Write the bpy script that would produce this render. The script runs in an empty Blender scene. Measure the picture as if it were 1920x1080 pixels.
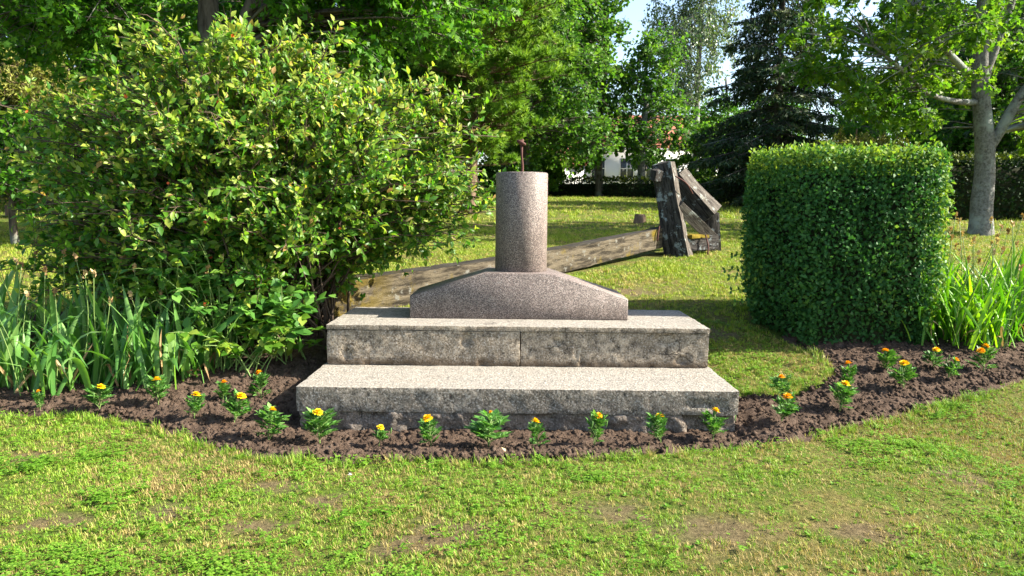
import bpy, math, random
import numpy as np
from mathutils import Vector, Matrix, Euler, noise as mnoise

rad = math.radians
rng = np.random.default_rng(7)
random.seed(7)
scene = bpy.context.scene
COL = scene.collection

# ------------------------------------------------------------------ camera, sky, sun, exposure
cam_data = bpy.data.cameras.new('camera')
cam_data.sensor_width = 36.0
cam_data.lens = 26.62
cam_data.clip_end = 3000
cam = bpy.data.objects.new('camera', cam_data)
cam.matrix_world = (Matrix.Translation((0, 0, 1.5)) @ Matrix.Rotation(rad(90) - math.atan(145 / 1420), 4, 'X')
                    @ Matrix.Rotation(rad(0.63), 4, 'Z'))
COL.objects.link(cam)
scene.camera = cam

SUN_EL = rad(33.0)
SUN_AZ = rad(-2.5)                      # from +X towards +Y
sun_dir = Vector((math.cos(SUN_EL) * math.cos(SUN_AZ), math.cos(SUN_EL) * math.sin(SUN_AZ), math.sin(SUN_EL)))
world = bpy.data.worlds.new('World')
scene.world = world
world.use_nodes = True
wn = world.node_tree
bg = wn.nodes['Background']
sky = wn.nodes.new('ShaderNodeTexSky')
sky.sky_type = 'NISHITA'
sky.sun_disc = False
sky.sun_elevation = SUN_EL
sky.sun_rotation = rad(90) - SUN_AZ
sky.air_density = 1.0
sky.dust_density = 1.5
sky.ozone_density = 1.0
wn.links.new(sky.outputs['Color'], bg.inputs['Color'])
bg.inputs['Strength'].default_value = 0.10
sun_data = bpy.data.lights.new('sun', 'SUN')
sun_data.energy = 5.0
sun_data.angle = rad(0.5)
sun_data.color = (1.0, 0.93, 0.80)
sun = bpy.data.objects.new('sun', sun_data)
sun.rotation_euler = sun_dir.to_track_quat('Z', 'Y').to_euler()
COL.objects.link(sun)
vs = scene.view_settings
vs.view_transform = 'Standard'
vs.look = 'None'
vs.gamma = 1.0
vs.use_curve_mapping = False
vs.exposure = 1.95
scene.cycles.max_bounces = 8
scene.cycles.transmission_bounces = 4
scene.cycles.diffuse_bounces = 4

# ------------------------------------------------------------------ numeric helpers
def _hash(ix, iy, iz, seed):
    h = (ix.astype(np.int64) * 374761393 + iy.astype(np.int64) * 668265263 + iz.astype(np.int64) * 2147483647 + seed * 974711) & 0xffffffff
    h = ((h ^ (h >> 13)) * 1274126177) & 0xffffffff
    h = (h ^ (h >> 16)) & 0xffffffff
    return h / 4294967295.0

def vnoise(P, freq=1.0, seed=0):
    P = np.asarray(P, float) * freq
    i = np.floor(P); f = P - i; f = f * f * (3 - 2 * f)
    x, y, z = i[:, 0], i[:, 1], i[:, 2]
    r = 0
    for dx in (0, 1):
        wx = f[:, 0] if dx else 1 - f[:, 0]
        for dy in (0, 1):
            wy = f[:, 1] if dy else 1 - f[:, 1]
            for dz in (0, 1):
                wz = f[:, 2] if dz else 1 - f[:, 2]
                r = r + wx * wy * wz * _hash(x + dx, y + dy, z + dz, seed)
    return r

def fbm(P, freq=1.0, octaves=4, seed=0, gain=0.5):
    a, s, t = 1.0, 0.0, 0.0
    for k in range(octaves):
        s = s + a * vnoise(P, freq * 2 ** k, seed + k * 17)
        t += a
        a *= gain
    return s / t

_TY = [(-100, 0), (4.6, 0), (5.2, .03), (6, .2), (7, .42), (8, .55), (9.5, .70), (11.5, .90), (15, 1.15), (20, 1.45),
       (30, 1.95), (42, 2.4), (60, 2.9), (100, 3.5), (800, 5)]
_ys = np.arange(-5, 130, .05)
_zs = np.convolve(np.pad(np.interp(_ys, [t[0] for t in _TY], [t[1] for t in _TY]), 6, mode='edge'), np.ones(13) / 13, 'valid')
def gz(y):                              # height of the rising lawn
    return np.interp(y, _ys, _zs)

def norm(v):
    return v / np.maximum(np.linalg.norm(v, axis=-1, keepdims=True), 1e-9)

def poly_sd(px, py, poly):              # signed distance to a polygon, negative inside
    d = np.full(px.shape, 1e9)
    ins = np.zeros(px.shape, bool)
    n = len(poly)
    for k in range(n):
        ax, ay = poly[k]; bx, by = poly[(k + 1) % n]
        ex, ey = bx - ax, by - ay
        t = np.clip(((px - ax) * ex + (py - ay) * ey) / (ex * ex + ey * ey + 1e-12), 0, 1)
        d = np.minimum(d, np.hypot(px - ax - t * ex, py - ay - t * ey))
        c = ((ay > py) != (by > py)) & (px < (bx - ax) * (py - ay) / ((by - ay) if by != ay else 1e-12) + ax)
        ins ^= c
    return np.where(ins, -d, d)

# ------------------------------------------------------------------ object helpers
def raw_mesh(name, V, faces, mat=None, var=None, smooth=False, sharp=0):
    """faces: list of (n,k) int arrays"""
    me = bpy.data.meshes.new(name)
    V = np.asarray(V, np.float32)
    faces = [np.asarray(f, np.int32) for f in faces if len(f)]
    me.vertices.add(len(V)); me.vertices.foreach_set('co', V.ravel())
    nl = sum(f.size for f in faces); npol = sum(len(f) for f in faces)
    me.loops.add(nl); me.polygons.add(npol)
    me.loops.foreach_set('vertex_index', np.concatenate([f.ravel() for f in faces]))
    tot = np.concatenate([np.full(len(f), f.shape[1], np.int32) for f in faces])
    st = np.concatenate([[0], np.cumsum(tot)[:-1]]).astype(np.int32)
    me.polygons.foreach_set('loop_start', st)
    try: me.polygons.foreach_set('loop_total', tot)
    except Exception: pass
    if smooth: me.polygons.foreach_set('use_smooth', np.ones(npol, bool))
    if var is not None:
        a = me.attributes.new('var', 'FLOAT', 'POINT')
        a.data.foreach_set('value', np.asarray(var, np.float32))
    me.update(calc_edges=True)
    me.validate()
    if sharp: me.set_sharp_from_angle(angle=rad(sharp))
    if mat: me.materials.append(mat)
    return me

def link(name, me, parent=None, kind=None, loc=None, label=None):
    o = bpy.data.objects.new(name, me)
    COL.objects.link(o)
    if parent is not None: o.parent = parent
    if kind: o['kind'] = kind
    if label: o['label'] = label
    if loc is not None: o.location = loc
    return o

def thing(name, label, cat, loc=(0, 0, 0), group=None, rotz=0, me=None):
    o = bpy.data.objects.new(name, me)
    COL.objects.link(o)
    o.location = loc; o.rotation_euler = (0, 0, rotz)
    o['label'] = label; o['category'] = cat
    if group: o['group'] = group
    return o

class Buf:
    def __init__(self): self.V, self.F, self.R, self.n = [], {}, [], 0
    def add(self, V, faces, var=0.5):
        V = np.asarray(V, float).reshape(-1, 3)
        self.V.append(V)
        self.R.append(np.broadcast_to(np.asarray(var, float), (len(V),)))
        for f in faces:
            f = np.asarray(f, np.int64)
            if len(f): self.F.setdefault(f.shape[1], []).append(f + self.n)
        self.n += len(V)
    def mesh(self, name, mat, smooth=False, origin=None):
        V = np.concatenate(self.V)
        if origin is not None: V = V - np.asarray(origin, float)
        return raw_mesh(name, V, [np.concatenate(v) for v in self.F.values()], mat, np.concatenate(self.R), smooth)

LEAF2 = (np.array([(0, 0, 0), (.32, .5, .06), (0, 1, -.06), (-.32, .5, .06)]), [[(0, 1, 2, 3)]])
LEAF4 = (np.array([(0, 0, 0), (.3, .42, .09), (0, 1, -.1), (-.3, .42, .09), (0, .45, 0)]), [[(0, 1, 4), (4, 1, 2), (0, 4, 3), (4, 2, 3)]])
LEAF8 = (np.array([(0, 0, 0), (.2, .22, .06), (.27, .55, .07), (0, 1, -.12), (-.27, .55, .07), (-.2, .22, .06), (0, .25, 0), (0, .6, -.02)]),
         [[(0, 1, 6), (2, 3, 7), (0, 6, 5), (4, 7, 3)], [(6, 1, 2, 7), (5, 6, 7, 4)]])
MAPLE = (np.array([(0, 0, 0), (.5, .05, .05), (.34, .3, .03), (.55, .62, -.05), (.2, .58, .04), (0, 1, -.1), (-.2, .58, .04), (-.55, .62, -.05), (-.34, .3, .03), (-.5, .05, .05), (0, .4, -.02)]),
         [[(0, 1, 2), (0, 2, 10), (2, 3, 4), (2, 4, 10), (4, 5, 10), (10, 5, 6), (10, 6, 8), (6, 7, 8), (10, 8, 0), (0, 8, 9)]])
NEEDLE = (np.array([(-.5, 0, 0), (.5, 0, 0), (0, 1, 0)]), [[(0, 1, 2)]])

def place(buf, tmpl, P, D, N, S, var, W=1.0):
    tv, tf = tmpl
    D = norm(D); X = norm(np.cross(D, N)); Z = np.cross(X, D)
    S = np.broadcast_to(np.asarray(S, float), (len(P),)); W = np.broadcast_to(np.asarray(W, float), (len(P),))
    V = (P[:, None, :] + S[:, None, None] * (tv[None, :, 0:1] * X[:, None, :] * W[:, None, None] + tv[None, :, 1:2] * D[:, None, :] + tv[None, :, 2:3] * Z[:, None, :]))
    k = len(tv)
    off = (np.arange(len(P)) * k)[:, None, None]
    faces = [(np.asarray(f)[None] + off).reshape(-1, len(f[0])) for f in tf]
    buf.add(V.reshape(-1, 3), faces, np.repeat(np.broadcast_to(np.asarray(var, float), (len(P),)), k))

def tubes(buf, paths, radii, k=5, var=0.5, cap=True):
    """paths (B,n,3), radii (B,n): many tapering tubes at once"""
    paths = np.asarray(paths, float); radii = np.asarray(radii, float)
    B, n, _ = paths.shape
    T = np.gradient(paths, axis=1); T = norm(T)
    ref = np.where(np.abs(T[:, :, 2:3]) > .85, np.array([1., 0, 0]), np.array([0, 0, 1.]))
    m = np.abs(T[:, :, 2]).mean(1) > .75
    ref = np.where(m[:, None, None], np.array([1., 0.02, 0]), np.array([0.02, 0, 1.])) * np.ones_like(T)
    U = norm(np.cross(T, ref)); W = np.cross(T, U)
    a = np.arange(k) * 2 * math.pi / k
    V = paths[:, :, None, :] + radii[:, :, None, None] * (np.cos(a)[None, None, :, None] * U[:, :, None, :] + np.sin(a)[None, None, :, None] * W[:, :, None, :])
    idx = np.arange(B * n * k).reshape(B, n, k)
    q = np.stack([idx[:, :-1, :], np.roll(idx, -1, 2)[:, :-1, :], np.roll(idx, -1, 2)[:, 1:, :], idx[:, 1:, :]], -1).reshape(-1, 4)
    fs = [q]
    if cap:
        fs.append(idx[:, -1, :].reshape(-1, k)); 
    buf.add(V.reshape(-1, 3), fs, var)

def bez(a, b, c, n):
    t = np.linspace(0, 1, n)[None, :, None]
    return (1 - t) ** 2 * a[:, None] + 2 * t * (1 - t) * b[:, None] + t ** 2 * c[:, None]

def spline(pts, n):                     # Catmull-Rom through points
    p = np.asarray(pts, float)
    p = np.vstack([2 * p[0] - p[1], p, 2 * p[-1] - p[-2]])
    out = []
    segs = len(p) - 3
    for s in np.linspace(0, segs - 1e-6, n):
        i = int(s); t = s - i
        a, b, c, d = p[i:i + 4]
        out.append(.5 * (2 * b + (c - a) * t + (2 * a - 5 * b + 4 * c - d) * t * t + (3 * b - a - 3 * c + d) * t ** 3))
    return np.array(out)

# ------------------------------------------------------------------ materials
class NT:
    def __init__(self, name):
        self.m = bpy.data.materials.new(name); self.m.use_nodes = True
        self.t = self.m.node_tree; self.t.nodes.clear()
        self.out = self.t.nodes.new('ShaderNodeOutputMaterial')
    def n(self, typ, **kw):
        x = self.t.nodes.new('ShaderNode' + typ)
        for k, v in kw.items(): setattr(x, k, v)
        return x
    def l(self, a, b): self.t.links.new(a, b)
    def ramp(self, fac, stops, interp='LINEAR'):
        r = self.n('ValToRGB'); cr = r.color_ramp; cr.interpolation = interp
        while len(cr.elements) < len(stops): cr.elements.new(.5)
        for e, (p, c) in zip(cr.elements, stops):
            e.position = p; e.color = (*c, 1) if len(c) == 3 else c
        if fac is not None: self.l(fac, r.inputs[0])
        return r.outputs[0]
    def noise(self, scale, detail=4, rough=.55, vec=None, dim='3D'):
        x = self.n('TexNoise'); x.inputs['Scale'].default_value = scale; x.inputs['Detail'].default_value = detail
        x.inputs['Roughness'].default_value = rough
        if vec is not None: self.l(vec, x.inputs['Vector'])
        return x.outputs['Fac']
    def pos(self): return self.n('NewGeometry').outputs['Position']
    def objc(self): return self.n('TexCoord').outputs['Object']
    def scaled(self, vec, s):
        m = self.n('Mapping'); m.inputs['Scale'].default_value = s; self.l(vec, m.inputs['Vector']); return m.outputs[0]
    def mix(self, fac, a, b, blend='MIX'):
        x = self.n('Mix', data_type='RGBA', blend_type=blend)
        for sock, v in ((x.inputs[0], fac), (x.inputs[6], a), (x.inputs[7], b)):
            if isinstance(v, (int, float)): sock.default_value = v
            elif isinstance(v, tuple): sock.default_value = (*v, 1)
            else: self.l(v, sock)
        return x.outputs[2]
    def math(self, op, a, b=0.0, clamp=False):
        x = self.n('Math', operation=op, use_clamp=clamp)
        for s, v in ((x.inputs[0], a), (x.inputs[1], b)):
            if isinstance(v, (int, float)): s.default_value = v
            else: self.l(v, s)
        return x.outputs[0]
    def bump(self, h, strength=.5, dist=.01):
        b = self.n('Bump'); b.inputs['Strength'].default_value = strength; b.inputs['Distance'].default_value = dist
        self.l(h, b.inputs['Height']); return b.outputs[0]
    def bsdf(self, color, rough=.8, normal=None, spec=.3, metallic=0.0):
        p = self.n('BsdfPrincipled')
        if isinstance(color, tuple): p.inputs['Base Color'].default_value = (*color, 1)
        else: self.l(color, p.inputs['Base Color'])
        if isinstance(rough, (int, float)): p.inputs['Roughness'].default_value = rough
        else: self.l(rough, p.inputs['Roughness'])
        p.inputs['Specular IOR Level'].default_value = spec
        p.inputs['Metallic'].default_value = metallic
        if normal is not None: self.l(normal, p.inputs['Normal'])
        return p.outputs[0]
    def done(self, sh): self.l(sh, self.out.inputs['Surface']); return self.m

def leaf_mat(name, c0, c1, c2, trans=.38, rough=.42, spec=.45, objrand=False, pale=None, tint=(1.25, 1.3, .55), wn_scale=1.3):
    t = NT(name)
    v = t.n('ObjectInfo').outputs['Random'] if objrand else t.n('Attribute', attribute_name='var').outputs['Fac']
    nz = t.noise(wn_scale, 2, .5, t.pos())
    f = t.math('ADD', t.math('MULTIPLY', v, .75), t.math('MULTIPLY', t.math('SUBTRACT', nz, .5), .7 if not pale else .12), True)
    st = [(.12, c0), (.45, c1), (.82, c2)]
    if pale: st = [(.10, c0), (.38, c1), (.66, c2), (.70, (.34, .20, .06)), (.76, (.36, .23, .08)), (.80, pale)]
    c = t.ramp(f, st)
    b = t.bsdf(c, rough, None, spec)
    tr = t.n('BsdfTranslucent')
    t.l(t.mix(1.0, c, tint, 'MULTIPLY'), tr.inputs['Color'])
    ms = t.n('MixShader'); ms.inputs[0].default_value = trans
    t.l(b, ms.inputs[1]); t.l(tr.outputs[0], ms.inputs[2])
    return t.done(ms.outputs[0])

def bark_mat(name, c0, c1, lichen=None, scale=9, stretch=.25, bump=1.0):
    t = NT(name); p = t.scaled(t.pos(), (1, 1, stretch))
    n1 = t.noise(scale, 6, .65, p); n2 = t.noise(2.2, 4, .6, t.pos())
    c = t.ramp(n1, [(.33, c0), (.60, c1)])
    if lichen: c = t.mix(t.ramp(n2, [(.5, (0, 0, 0)), (.62, (1, 1, 1))]), c, lichen)
    return t.done(t.bsdf(c, .95, t.bump(n1, bump, .03), .15))

def stone_mat(name, top, front, dark, speck=.35, warm=(.26, .19, .125), comb=0.0, foot=0.0):
    """rough weathered concrete: paler on upward faces, darker with lichen and stains on the upright faces"""
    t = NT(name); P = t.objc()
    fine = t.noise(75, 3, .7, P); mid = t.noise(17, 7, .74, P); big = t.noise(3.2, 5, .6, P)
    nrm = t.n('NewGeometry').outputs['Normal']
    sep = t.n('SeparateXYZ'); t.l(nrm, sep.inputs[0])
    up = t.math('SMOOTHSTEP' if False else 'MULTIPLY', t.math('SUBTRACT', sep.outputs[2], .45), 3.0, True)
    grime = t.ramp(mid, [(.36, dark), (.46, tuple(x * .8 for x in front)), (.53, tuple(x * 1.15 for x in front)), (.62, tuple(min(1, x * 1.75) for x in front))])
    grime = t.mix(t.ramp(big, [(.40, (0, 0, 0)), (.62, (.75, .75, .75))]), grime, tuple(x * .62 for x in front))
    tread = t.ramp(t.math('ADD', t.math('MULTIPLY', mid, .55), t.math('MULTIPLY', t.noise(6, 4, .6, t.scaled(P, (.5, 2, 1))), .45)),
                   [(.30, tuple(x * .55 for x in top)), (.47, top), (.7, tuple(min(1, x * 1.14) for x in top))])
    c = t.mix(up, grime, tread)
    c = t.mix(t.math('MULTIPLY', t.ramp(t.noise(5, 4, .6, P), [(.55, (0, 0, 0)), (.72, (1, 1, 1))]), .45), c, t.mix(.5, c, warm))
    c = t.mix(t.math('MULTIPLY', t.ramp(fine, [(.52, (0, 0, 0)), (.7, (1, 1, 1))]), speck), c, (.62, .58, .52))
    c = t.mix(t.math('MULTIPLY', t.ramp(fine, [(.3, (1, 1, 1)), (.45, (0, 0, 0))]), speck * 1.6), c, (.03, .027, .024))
    if foot:                                        # brown seepage stain with a ragged edge along the foot of the riser
        sz = t.n('SeparateXYZ'); t.l(P, sz.inputs[0])
        e = t.math('SUBTRACT', t.math('ADD', foot + .005, t.math('MULTIPLY', t.noise(7, 5, .7, P), .11)), sz.outputs[2])
        c = t.mix(t.math('MULTIPLY', t.math('MULTIPLY', e, 22.0, True), .7), c, (.085, .052, .028))
    if foot:                                        # hairline cracks
        vo = t.n('TexVoronoi', feature='DISTANCE_TO_EDGE'); vo.inputs['Scale'].default_value = 2.1
        nzv = t.n('TexNoise'); nzv.inputs['Scale'].default_value = 6; nzv.inputs['Detail'].default_value = 6; t.l(P, nzv.inputs['Vector'])
        t.l(t.mix(.28, P, nzv.outputs['Color']), vo.inputs['Vector'])
        crk = t.math('MULTIPLY', t.ramp(vo.outputs['Distance'], [(.004, (1, 1, 1)), (.014, (0, 0, 0))]), t.ramp(t.noise(1.4, 2, .5, P), [(.50, (0, 0, 0)), (.58, (1, 1, 1))]))
        c = t.mix(t.math('MULTIPLY', crk, .8), c, (.025, .021, .018))
    h = t.math('ADD', t.math('MULTIPLY', fine, .5), mid)
    if comb:
        sp = t.n('SeparateXYZ'); t.l(P, sp.inputs[0])
        st = t.math('SINE', t.math('MULTIPLY', sp.outputs[0], 330))
        h = t.math('ADD', h, t.math('MULTIPLY', t.math('MULTIPLY', st, comb), t.math('SUBTRACT', 1.0, up)))
    return t.done(t.bsdf(c, .93, t.bump(h, 1.0, .018), .2))

def granite_mat():
    t = NT('granite'); P = t.objc()
    v = t.n('TexVoronoi'); v.inputs['Scale'].default_value = 235; t.l(P, v.inputs['Vector'])
    sp = t.n('SeparateColor'); t.l(v.outputs['Color'], sp.inputs[0])
    c = t.ramp(sp.outputs[0], [(0, (.035, .031, .030)), (.2, (.035, .031, .030)), (.21, (.105, .078, .067)), (.50, (.145, .110, .095)), (.51, (.20, .156, .136)), (.84, (.190, .150, .132)), (.85, (.33, .28, .25))], 'CONSTANT')
    streak = t.noise(5, 5, .65, t.scaled(P, (2.2, 2.2, .35)))
    c = t.mix(t.math('MULTIPLY', t.ramp(streak, [(.42, (0, 0, 0)), (.7, (1, 1, 1))]), .45), c, (.075, .062, .055))
    c = t.mix(t.math('MULTIPLY', t.ramp(t.noise(14, 5, .7, P), [(.60, (0, 0, 0)), (.72, (1, 1, 1))]), .3), c, (.36, .34, .30))
    return t.done(t.bsdf(c, .62, t.bump(t.noise(160, 2, .5, P), .15, .003), .35))

def wood_mat(name, c0, c1, moss, moss_lo=.52, grain=(1.2, 14, 14), lich=(.42, .45, .43), lich_lo=.56, use_bump=1.0, topdark=None, end_lichen=None):
    t = NT(name); P = t.objc(); g = t.scaled(P, grain)
    n1 = t.noise(3.0, 8, .7, g); n2 = t.noise(3.4, 5, .65, P); n3 = t.noise(7, 5, .7, P)
    c = t.ramp(n1, [(.30, tuple(x * .35 for x in c0)), (.43, c0), (.58, c1)])
    c = t.mix(t.ramp(n3, [(lich_lo, (0, 0, 0)), (lich_lo + .06, (1, 1, 1))]), c, lich)
    c = t.mix(t.ramp(n2, [(moss_lo, (0, 0, 0)), (moss_lo + .12, (1, 1, 1))]), c, moss)
    if end_lichen:                                  # yellow crust on the near end of the beam
        sx = t.n('SeparateXYZ'); t.l(P, sx.inputs[0])
        m_ = t.math('MULTIPLY', t.math('SUBTRACT', .85, sx.outputs[0]), 1.6, True)
        c = t.mix(t.math('MULTIPLY', m_, t.ramp(t.noise(5, 5, .7, P), [(.42, (0, 0, 0)), (.54, (1, 1, 1))])), c, end_lichen)
    if topdark:                                     # rotten, algae-grey upper side where rain lies
        sp = t.n('SeparateXYZ'); t.l(t.n('NewGeometry').outputs['Normal'], sp.inputs[0])
        up = t.math('MULTIPLY', t.math('SUBTRACT', sp.outputs[2], .5), 4.0, True)
        c = t.mix(t.math('MULTIPLY', up, .8), c, t.ramp(n1, [(.35, tuple(x * .4 for x in topdark)), (.6, topdark)]))
    return t.done(t.bsdf(c, .92, t.bump(t.math('ADD', n1, t.math('MULTIPLY', n3, .5)), use_bump, .03), .15))

M = {}
M['bush'] = leaf_mat('bush_leaf', (.045, .15, .016), (.130, .265, .024), (.345, .39, .065), .52, .42, .35, pale=(.55, .58, .34))
M['bush_single'] = leaf_mat('bush_leaf_single', (.055, .16, .014), (.145, .275, .024), (.33, .385, .065), .45, .42, .35, objrand=True)
M['broad'] = leaf_mat('broad_leaf', (.045, .14, .022), (.09, .23, .03), (.17, .33, .06), .4, .45, .35, objrand=True)
M['hedge'] = leaf_mat('hedge_leaf', (.026, .095, .022), (.060, .170, .038), (.25, .34, .04), .34, .55, .2)
M['hedge_far'] = leaf_mat('far_hedge_leaf', (.008, .024, .008), (.020, .046, .012), (.13, .16, .02), .2, .6, .12)  # tree shade over the right hedge is put into these dark leaf colours
M['maple'] = leaf_mat('maple_leaf', (.042, .12, .013), (.10, .215, .018), (.23, .32, .028), .55, .5, .25)
M['maple_dark'] = leaf_mat('old_maple_leaf', (.032, .12, .012), (.085, .225, .018), (.18, .34, .028), .50, .5, .25)
M['linden'] = leaf_mat('park_leaf', (.036, .11, .018), (.085, .20, .026), (.17, .29, .035), .48, .5, .25)
M['birch'] = leaf_mat('birch_leaf', (.06, .11, .045), (.11, .17, .07), (.2, .26, .12), .35)
M['pine'] = leaf_mat('pine_needles', (.08, .18, .02), (.155, .28, .032), (.27, .38, .055), .35, .55, .2)
M['spruce'] = leaf_mat('spruce_needles', (.018, .045, .020), (.042, .080, .030), (.11, .13, .045), .22, .6, .2)
M['juniper'] = leaf_mat('juniper_spray', (.09, .12, .022), (.18, .20, .04), (.30, .30, .07), .25, .6, .2)
M['iris'] = leaf_mat('iris_blade', (.075, .20, .04), (.135, .29, .065), (.25, .40, .12), .42, .42, .4, objrand=True, tint=(1.2, 1.35, .4))
M['iris_r'] = leaf_mat('lily_blade', (.06, .19, .014), (.13, .31, .018), (.25, .42, .03), .45, .42, .4, objrand=True, tint=(1.25, 1.3, .3))
M['marigold'] = leaf_mat('marigold_leaf', (.045, .15, .024), (.09, .23, .04), (.18, .33, .09), .35, .5, .3)
M['grass'] = None

def simple(name, col, rough=.7, spec=.3, nscale=0, amt=.3, metallic=0):
    t = NT(name)
    c = col
    if nscale: c = t.mix(t.noise(nscale, 5, .65, t.pos()), tuple(x * (1 - amt) for x in col), tuple(min(1, x * (1 + amt)) for x in col))
    return t.done(t.bsdf(c, rough, None, spec, metallic))

M['bark'] = bark_mat('grey_bark', (.075, .070, .062), (.205, .20, .185), (.26, .28, .255), 22, .9)
M['bark_dark'] = bark_mat('dark_bark', (.035, .028, .022), (.13, .11, .09), (.14, .15, .12))
M['bark_pine'] = bark_mat('pine_bark', (.06, .04, .028), (.22, .15, .10))
M['twig'] = simple('twig_bark', (.085, .06, .042), .85, .2, 6, .5)
M['core'] = simple('hedge_twig_shade', (.022, .026, .012), .95, .1, 8, .5)
M['granite'] = granite_mat()
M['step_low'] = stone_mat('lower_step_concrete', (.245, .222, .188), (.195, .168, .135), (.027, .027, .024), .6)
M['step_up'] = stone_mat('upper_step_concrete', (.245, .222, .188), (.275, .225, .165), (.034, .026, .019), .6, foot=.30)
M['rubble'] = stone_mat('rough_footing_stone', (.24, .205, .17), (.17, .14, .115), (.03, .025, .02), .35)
M['rust'] = simple('rusty_iron', (.07, .026, .02), .8, .3, 60, .5)
M['beam'] = wood_mat('beam_wood', (.032, .026, .018), (.112, .092, .063), (.13, .095, .010), .57, grain=(.9, 5, 5), lich=(.15, .145, .125), lich_lo=.58, topdark=(.033, .030, .025), end_lichen=(.12, .088, .014))
M['timber'] = wood_mat('lichen_timber', (.018, .016, .015), (.062, .056, .050), (.14, .10, .010), .66, (1.4, 10, 10), lich=(.20, .225, .23), lich_lo=.56)
M['timber_pale'] = wood_mat('bleached_sunlit_timber', (.055, .047, .040), (.125, .11, .092), (.09, .07, .015), .66, (1.4, 10, 10), lich=(.22, .23, .21), lich_lo=.56)  # bleached wood, with sunlight on the lit faces put into its colour
M['yellow_lichen'] = simple('yellow_lichen', (.13, .095, .012), .95, .1, 25, .9)
M['petal'] = leaf_mat('marigold_petal', (.84, .46, .004), (.88, .60, .008), (.90, .70, .02), .25, .6, .2, tint=(1.1, .9, .4), wn_scale=20)
M['petal_o'] = leaf_mat('marigold_petal_orange', (.78, .33, .005), (.87, .47, .006), (.89, .58, .010), .25, .6, .2, tint=(1.1, .8, .4), wn_scale=20)
M['calyx'] = simple('calyx_green', (.07, .15, .03), .6)
M['seed'] = leaf_mat('dry_seed_head', (.22, .13, .06), (.40, .26, .13), (.52, .40, .22), .2, .8, .2, objrand=True)
M['stalk'] = simple('flower_stalk', (.13, .20, .05), .6, .3, 15, .3)
M['quince'] = simple('orange_bloom', (.60, .11, .025), .6, .3, 40, .3)
M['white'] = simple('white_render', (.62, .62, .60), .9, .2, 2, .08)
M['glass'] = simple('window_glass', (.05, .06, .07), .12, .6)
M['roof'] = None
t = NT('clay_roof'); P = t.pos()
w = t.n('TexWave'); w.inputs['Scale'].default_value = 1.6; w.inputs['Distortion'].default_value = .6; w.bands_direction = 'Z'; t.l(P, w.inputs['Vector'])
M['roof'] = t.done(t.bsdf(t.mix(t.noise(3, 5, .6, P), (.20, .062, .036), (.32, .115, .068)), .85, t.bump(w.outputs['Fac'], .6, .05)))
M['grey_trim'] = simple('grey_trim', (.3, .31, .32), .7)

# soil
t = NT('garden_soil'); P = t.pos()
n1 = t.noise(14, 8, .72, P); n2 = t.noise(2.0, 4, .6, P); n3 = t.noise(70, 4, .7, P)
c = t.ramp(n1, [(.3, (.030, .021, .015)), (.5, (.095, .065, .047)), (.72, (.18, .130, .098))])
c = t.mix(t.math('MULTIPLY', n2, .5), c, (.055, .037, .027))
M['soil'] = t.done(t.bsdf(c, .98, t.bump(t.math('ADD', n1, t.math('MULTIPLY', n3, .6)), 1.0, .03), .08))

# ground under the grass
t = NT('lawn_ground'); P = t.pos()
at = t.n('Attribute', attribute_name='var').outputs['Fac']
n1 = t.noise(2.1, 6, .62, P); n2 = t.noise(38, 6, .75, P)
thatch = t.ramp(n2, [(.3, (.06, .045, .016)), (.52, (.15, .125, .042)), (.75, (.27, .22, .09))])
green = t.ramp(n2, [(.3, (.03, .055, .010)), (.55, (.085, .125, .018)), (.78, (.16, .19, .035))])
c = t.mix(t.ramp(n1, [(.42, (1, 1, 1)), (.60, (0.1, 0.1, 0.1))]), thatch, green)
c = t.mix(at, c, t.ramp(n2, [(.3, (.055, .038, .022)), (.55, (.15, .11, .062)), (.78, (.24, .18, .11))]))
M['ground'] = t.done(t.bsdf(c, .98, t.bump(n2, 1.0, .03), .08))

# grass blades: green and dry mixed by place and by tuft
def grass_mat(name, g0, g1, d0, d1, bias):
    t = NT(name); P = t.pos()
    r = t.n('ObjectInfo').outputs['Random']
    v = t.n('Attribute', attribute_name='var').outputs['Fac']
    big = t.noise(1.15, 4, .62, P); sm = t.noise(7, 3, .6, P)
    g = t.mix(t.math('ADD', t.math('MULTIPLY', v, .5), t.math('MULTIPLY', r, .5)), g0, g1)
    d = t.mix(v, d0, d1)
    f = t.math('ADD', t.math('ADD', t.math('MULTIPLY', big, .85), t.math('MULTIPLY', sm, .6)), t.math('ADD', t.math('MULTIPLY', r, .42), t.math('MULTIPLY', v, .14)))
    c = t.mix(t.ramp(t.math('SUBTRACT', f, .9), [(bias - .9, (0, 0, 0)), (bias - .9 + .16, (1, 1, 1))]), g, d)
    b = t.bsdf(c, .55, None, .3); tr = t.n('BsdfTranslucent'); t.l(c, tr.inputs['Color'])
    ms = t.n('MixShader'); ms.inputs[0].default_value = .35; t.l(b, ms.inputs[1]); t.l(tr.outputs[0], ms.inputs[2])
    return t.done(ms.outputs[0])
M['grass'] = grass_mat('grass_blades', (.095, .23, .013), (.29, .41, .032), (.30, .255, .06), (.44, .36, .125), 1.05)
M['grass_far'] = grass_mat('slope_grass_blades', (.14, .25, .014), (.36, .43, .035), (.34, .28, .06), (.46, .38, .12), 1.06)  # paler, yellower copy: sun grazing the far blades is put into the colour
M['straw'] = leaf_mat('dry_straw', (.22, .16, .06), (.38, .29, .12), (.50, .41, .20), .25, .7, .2)
M['clover'] = leaf_mat('clover_leaf', (.08, .20, .015), (.14, .29, .025), (.22, .36, .045), .45, .5, .2)

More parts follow.
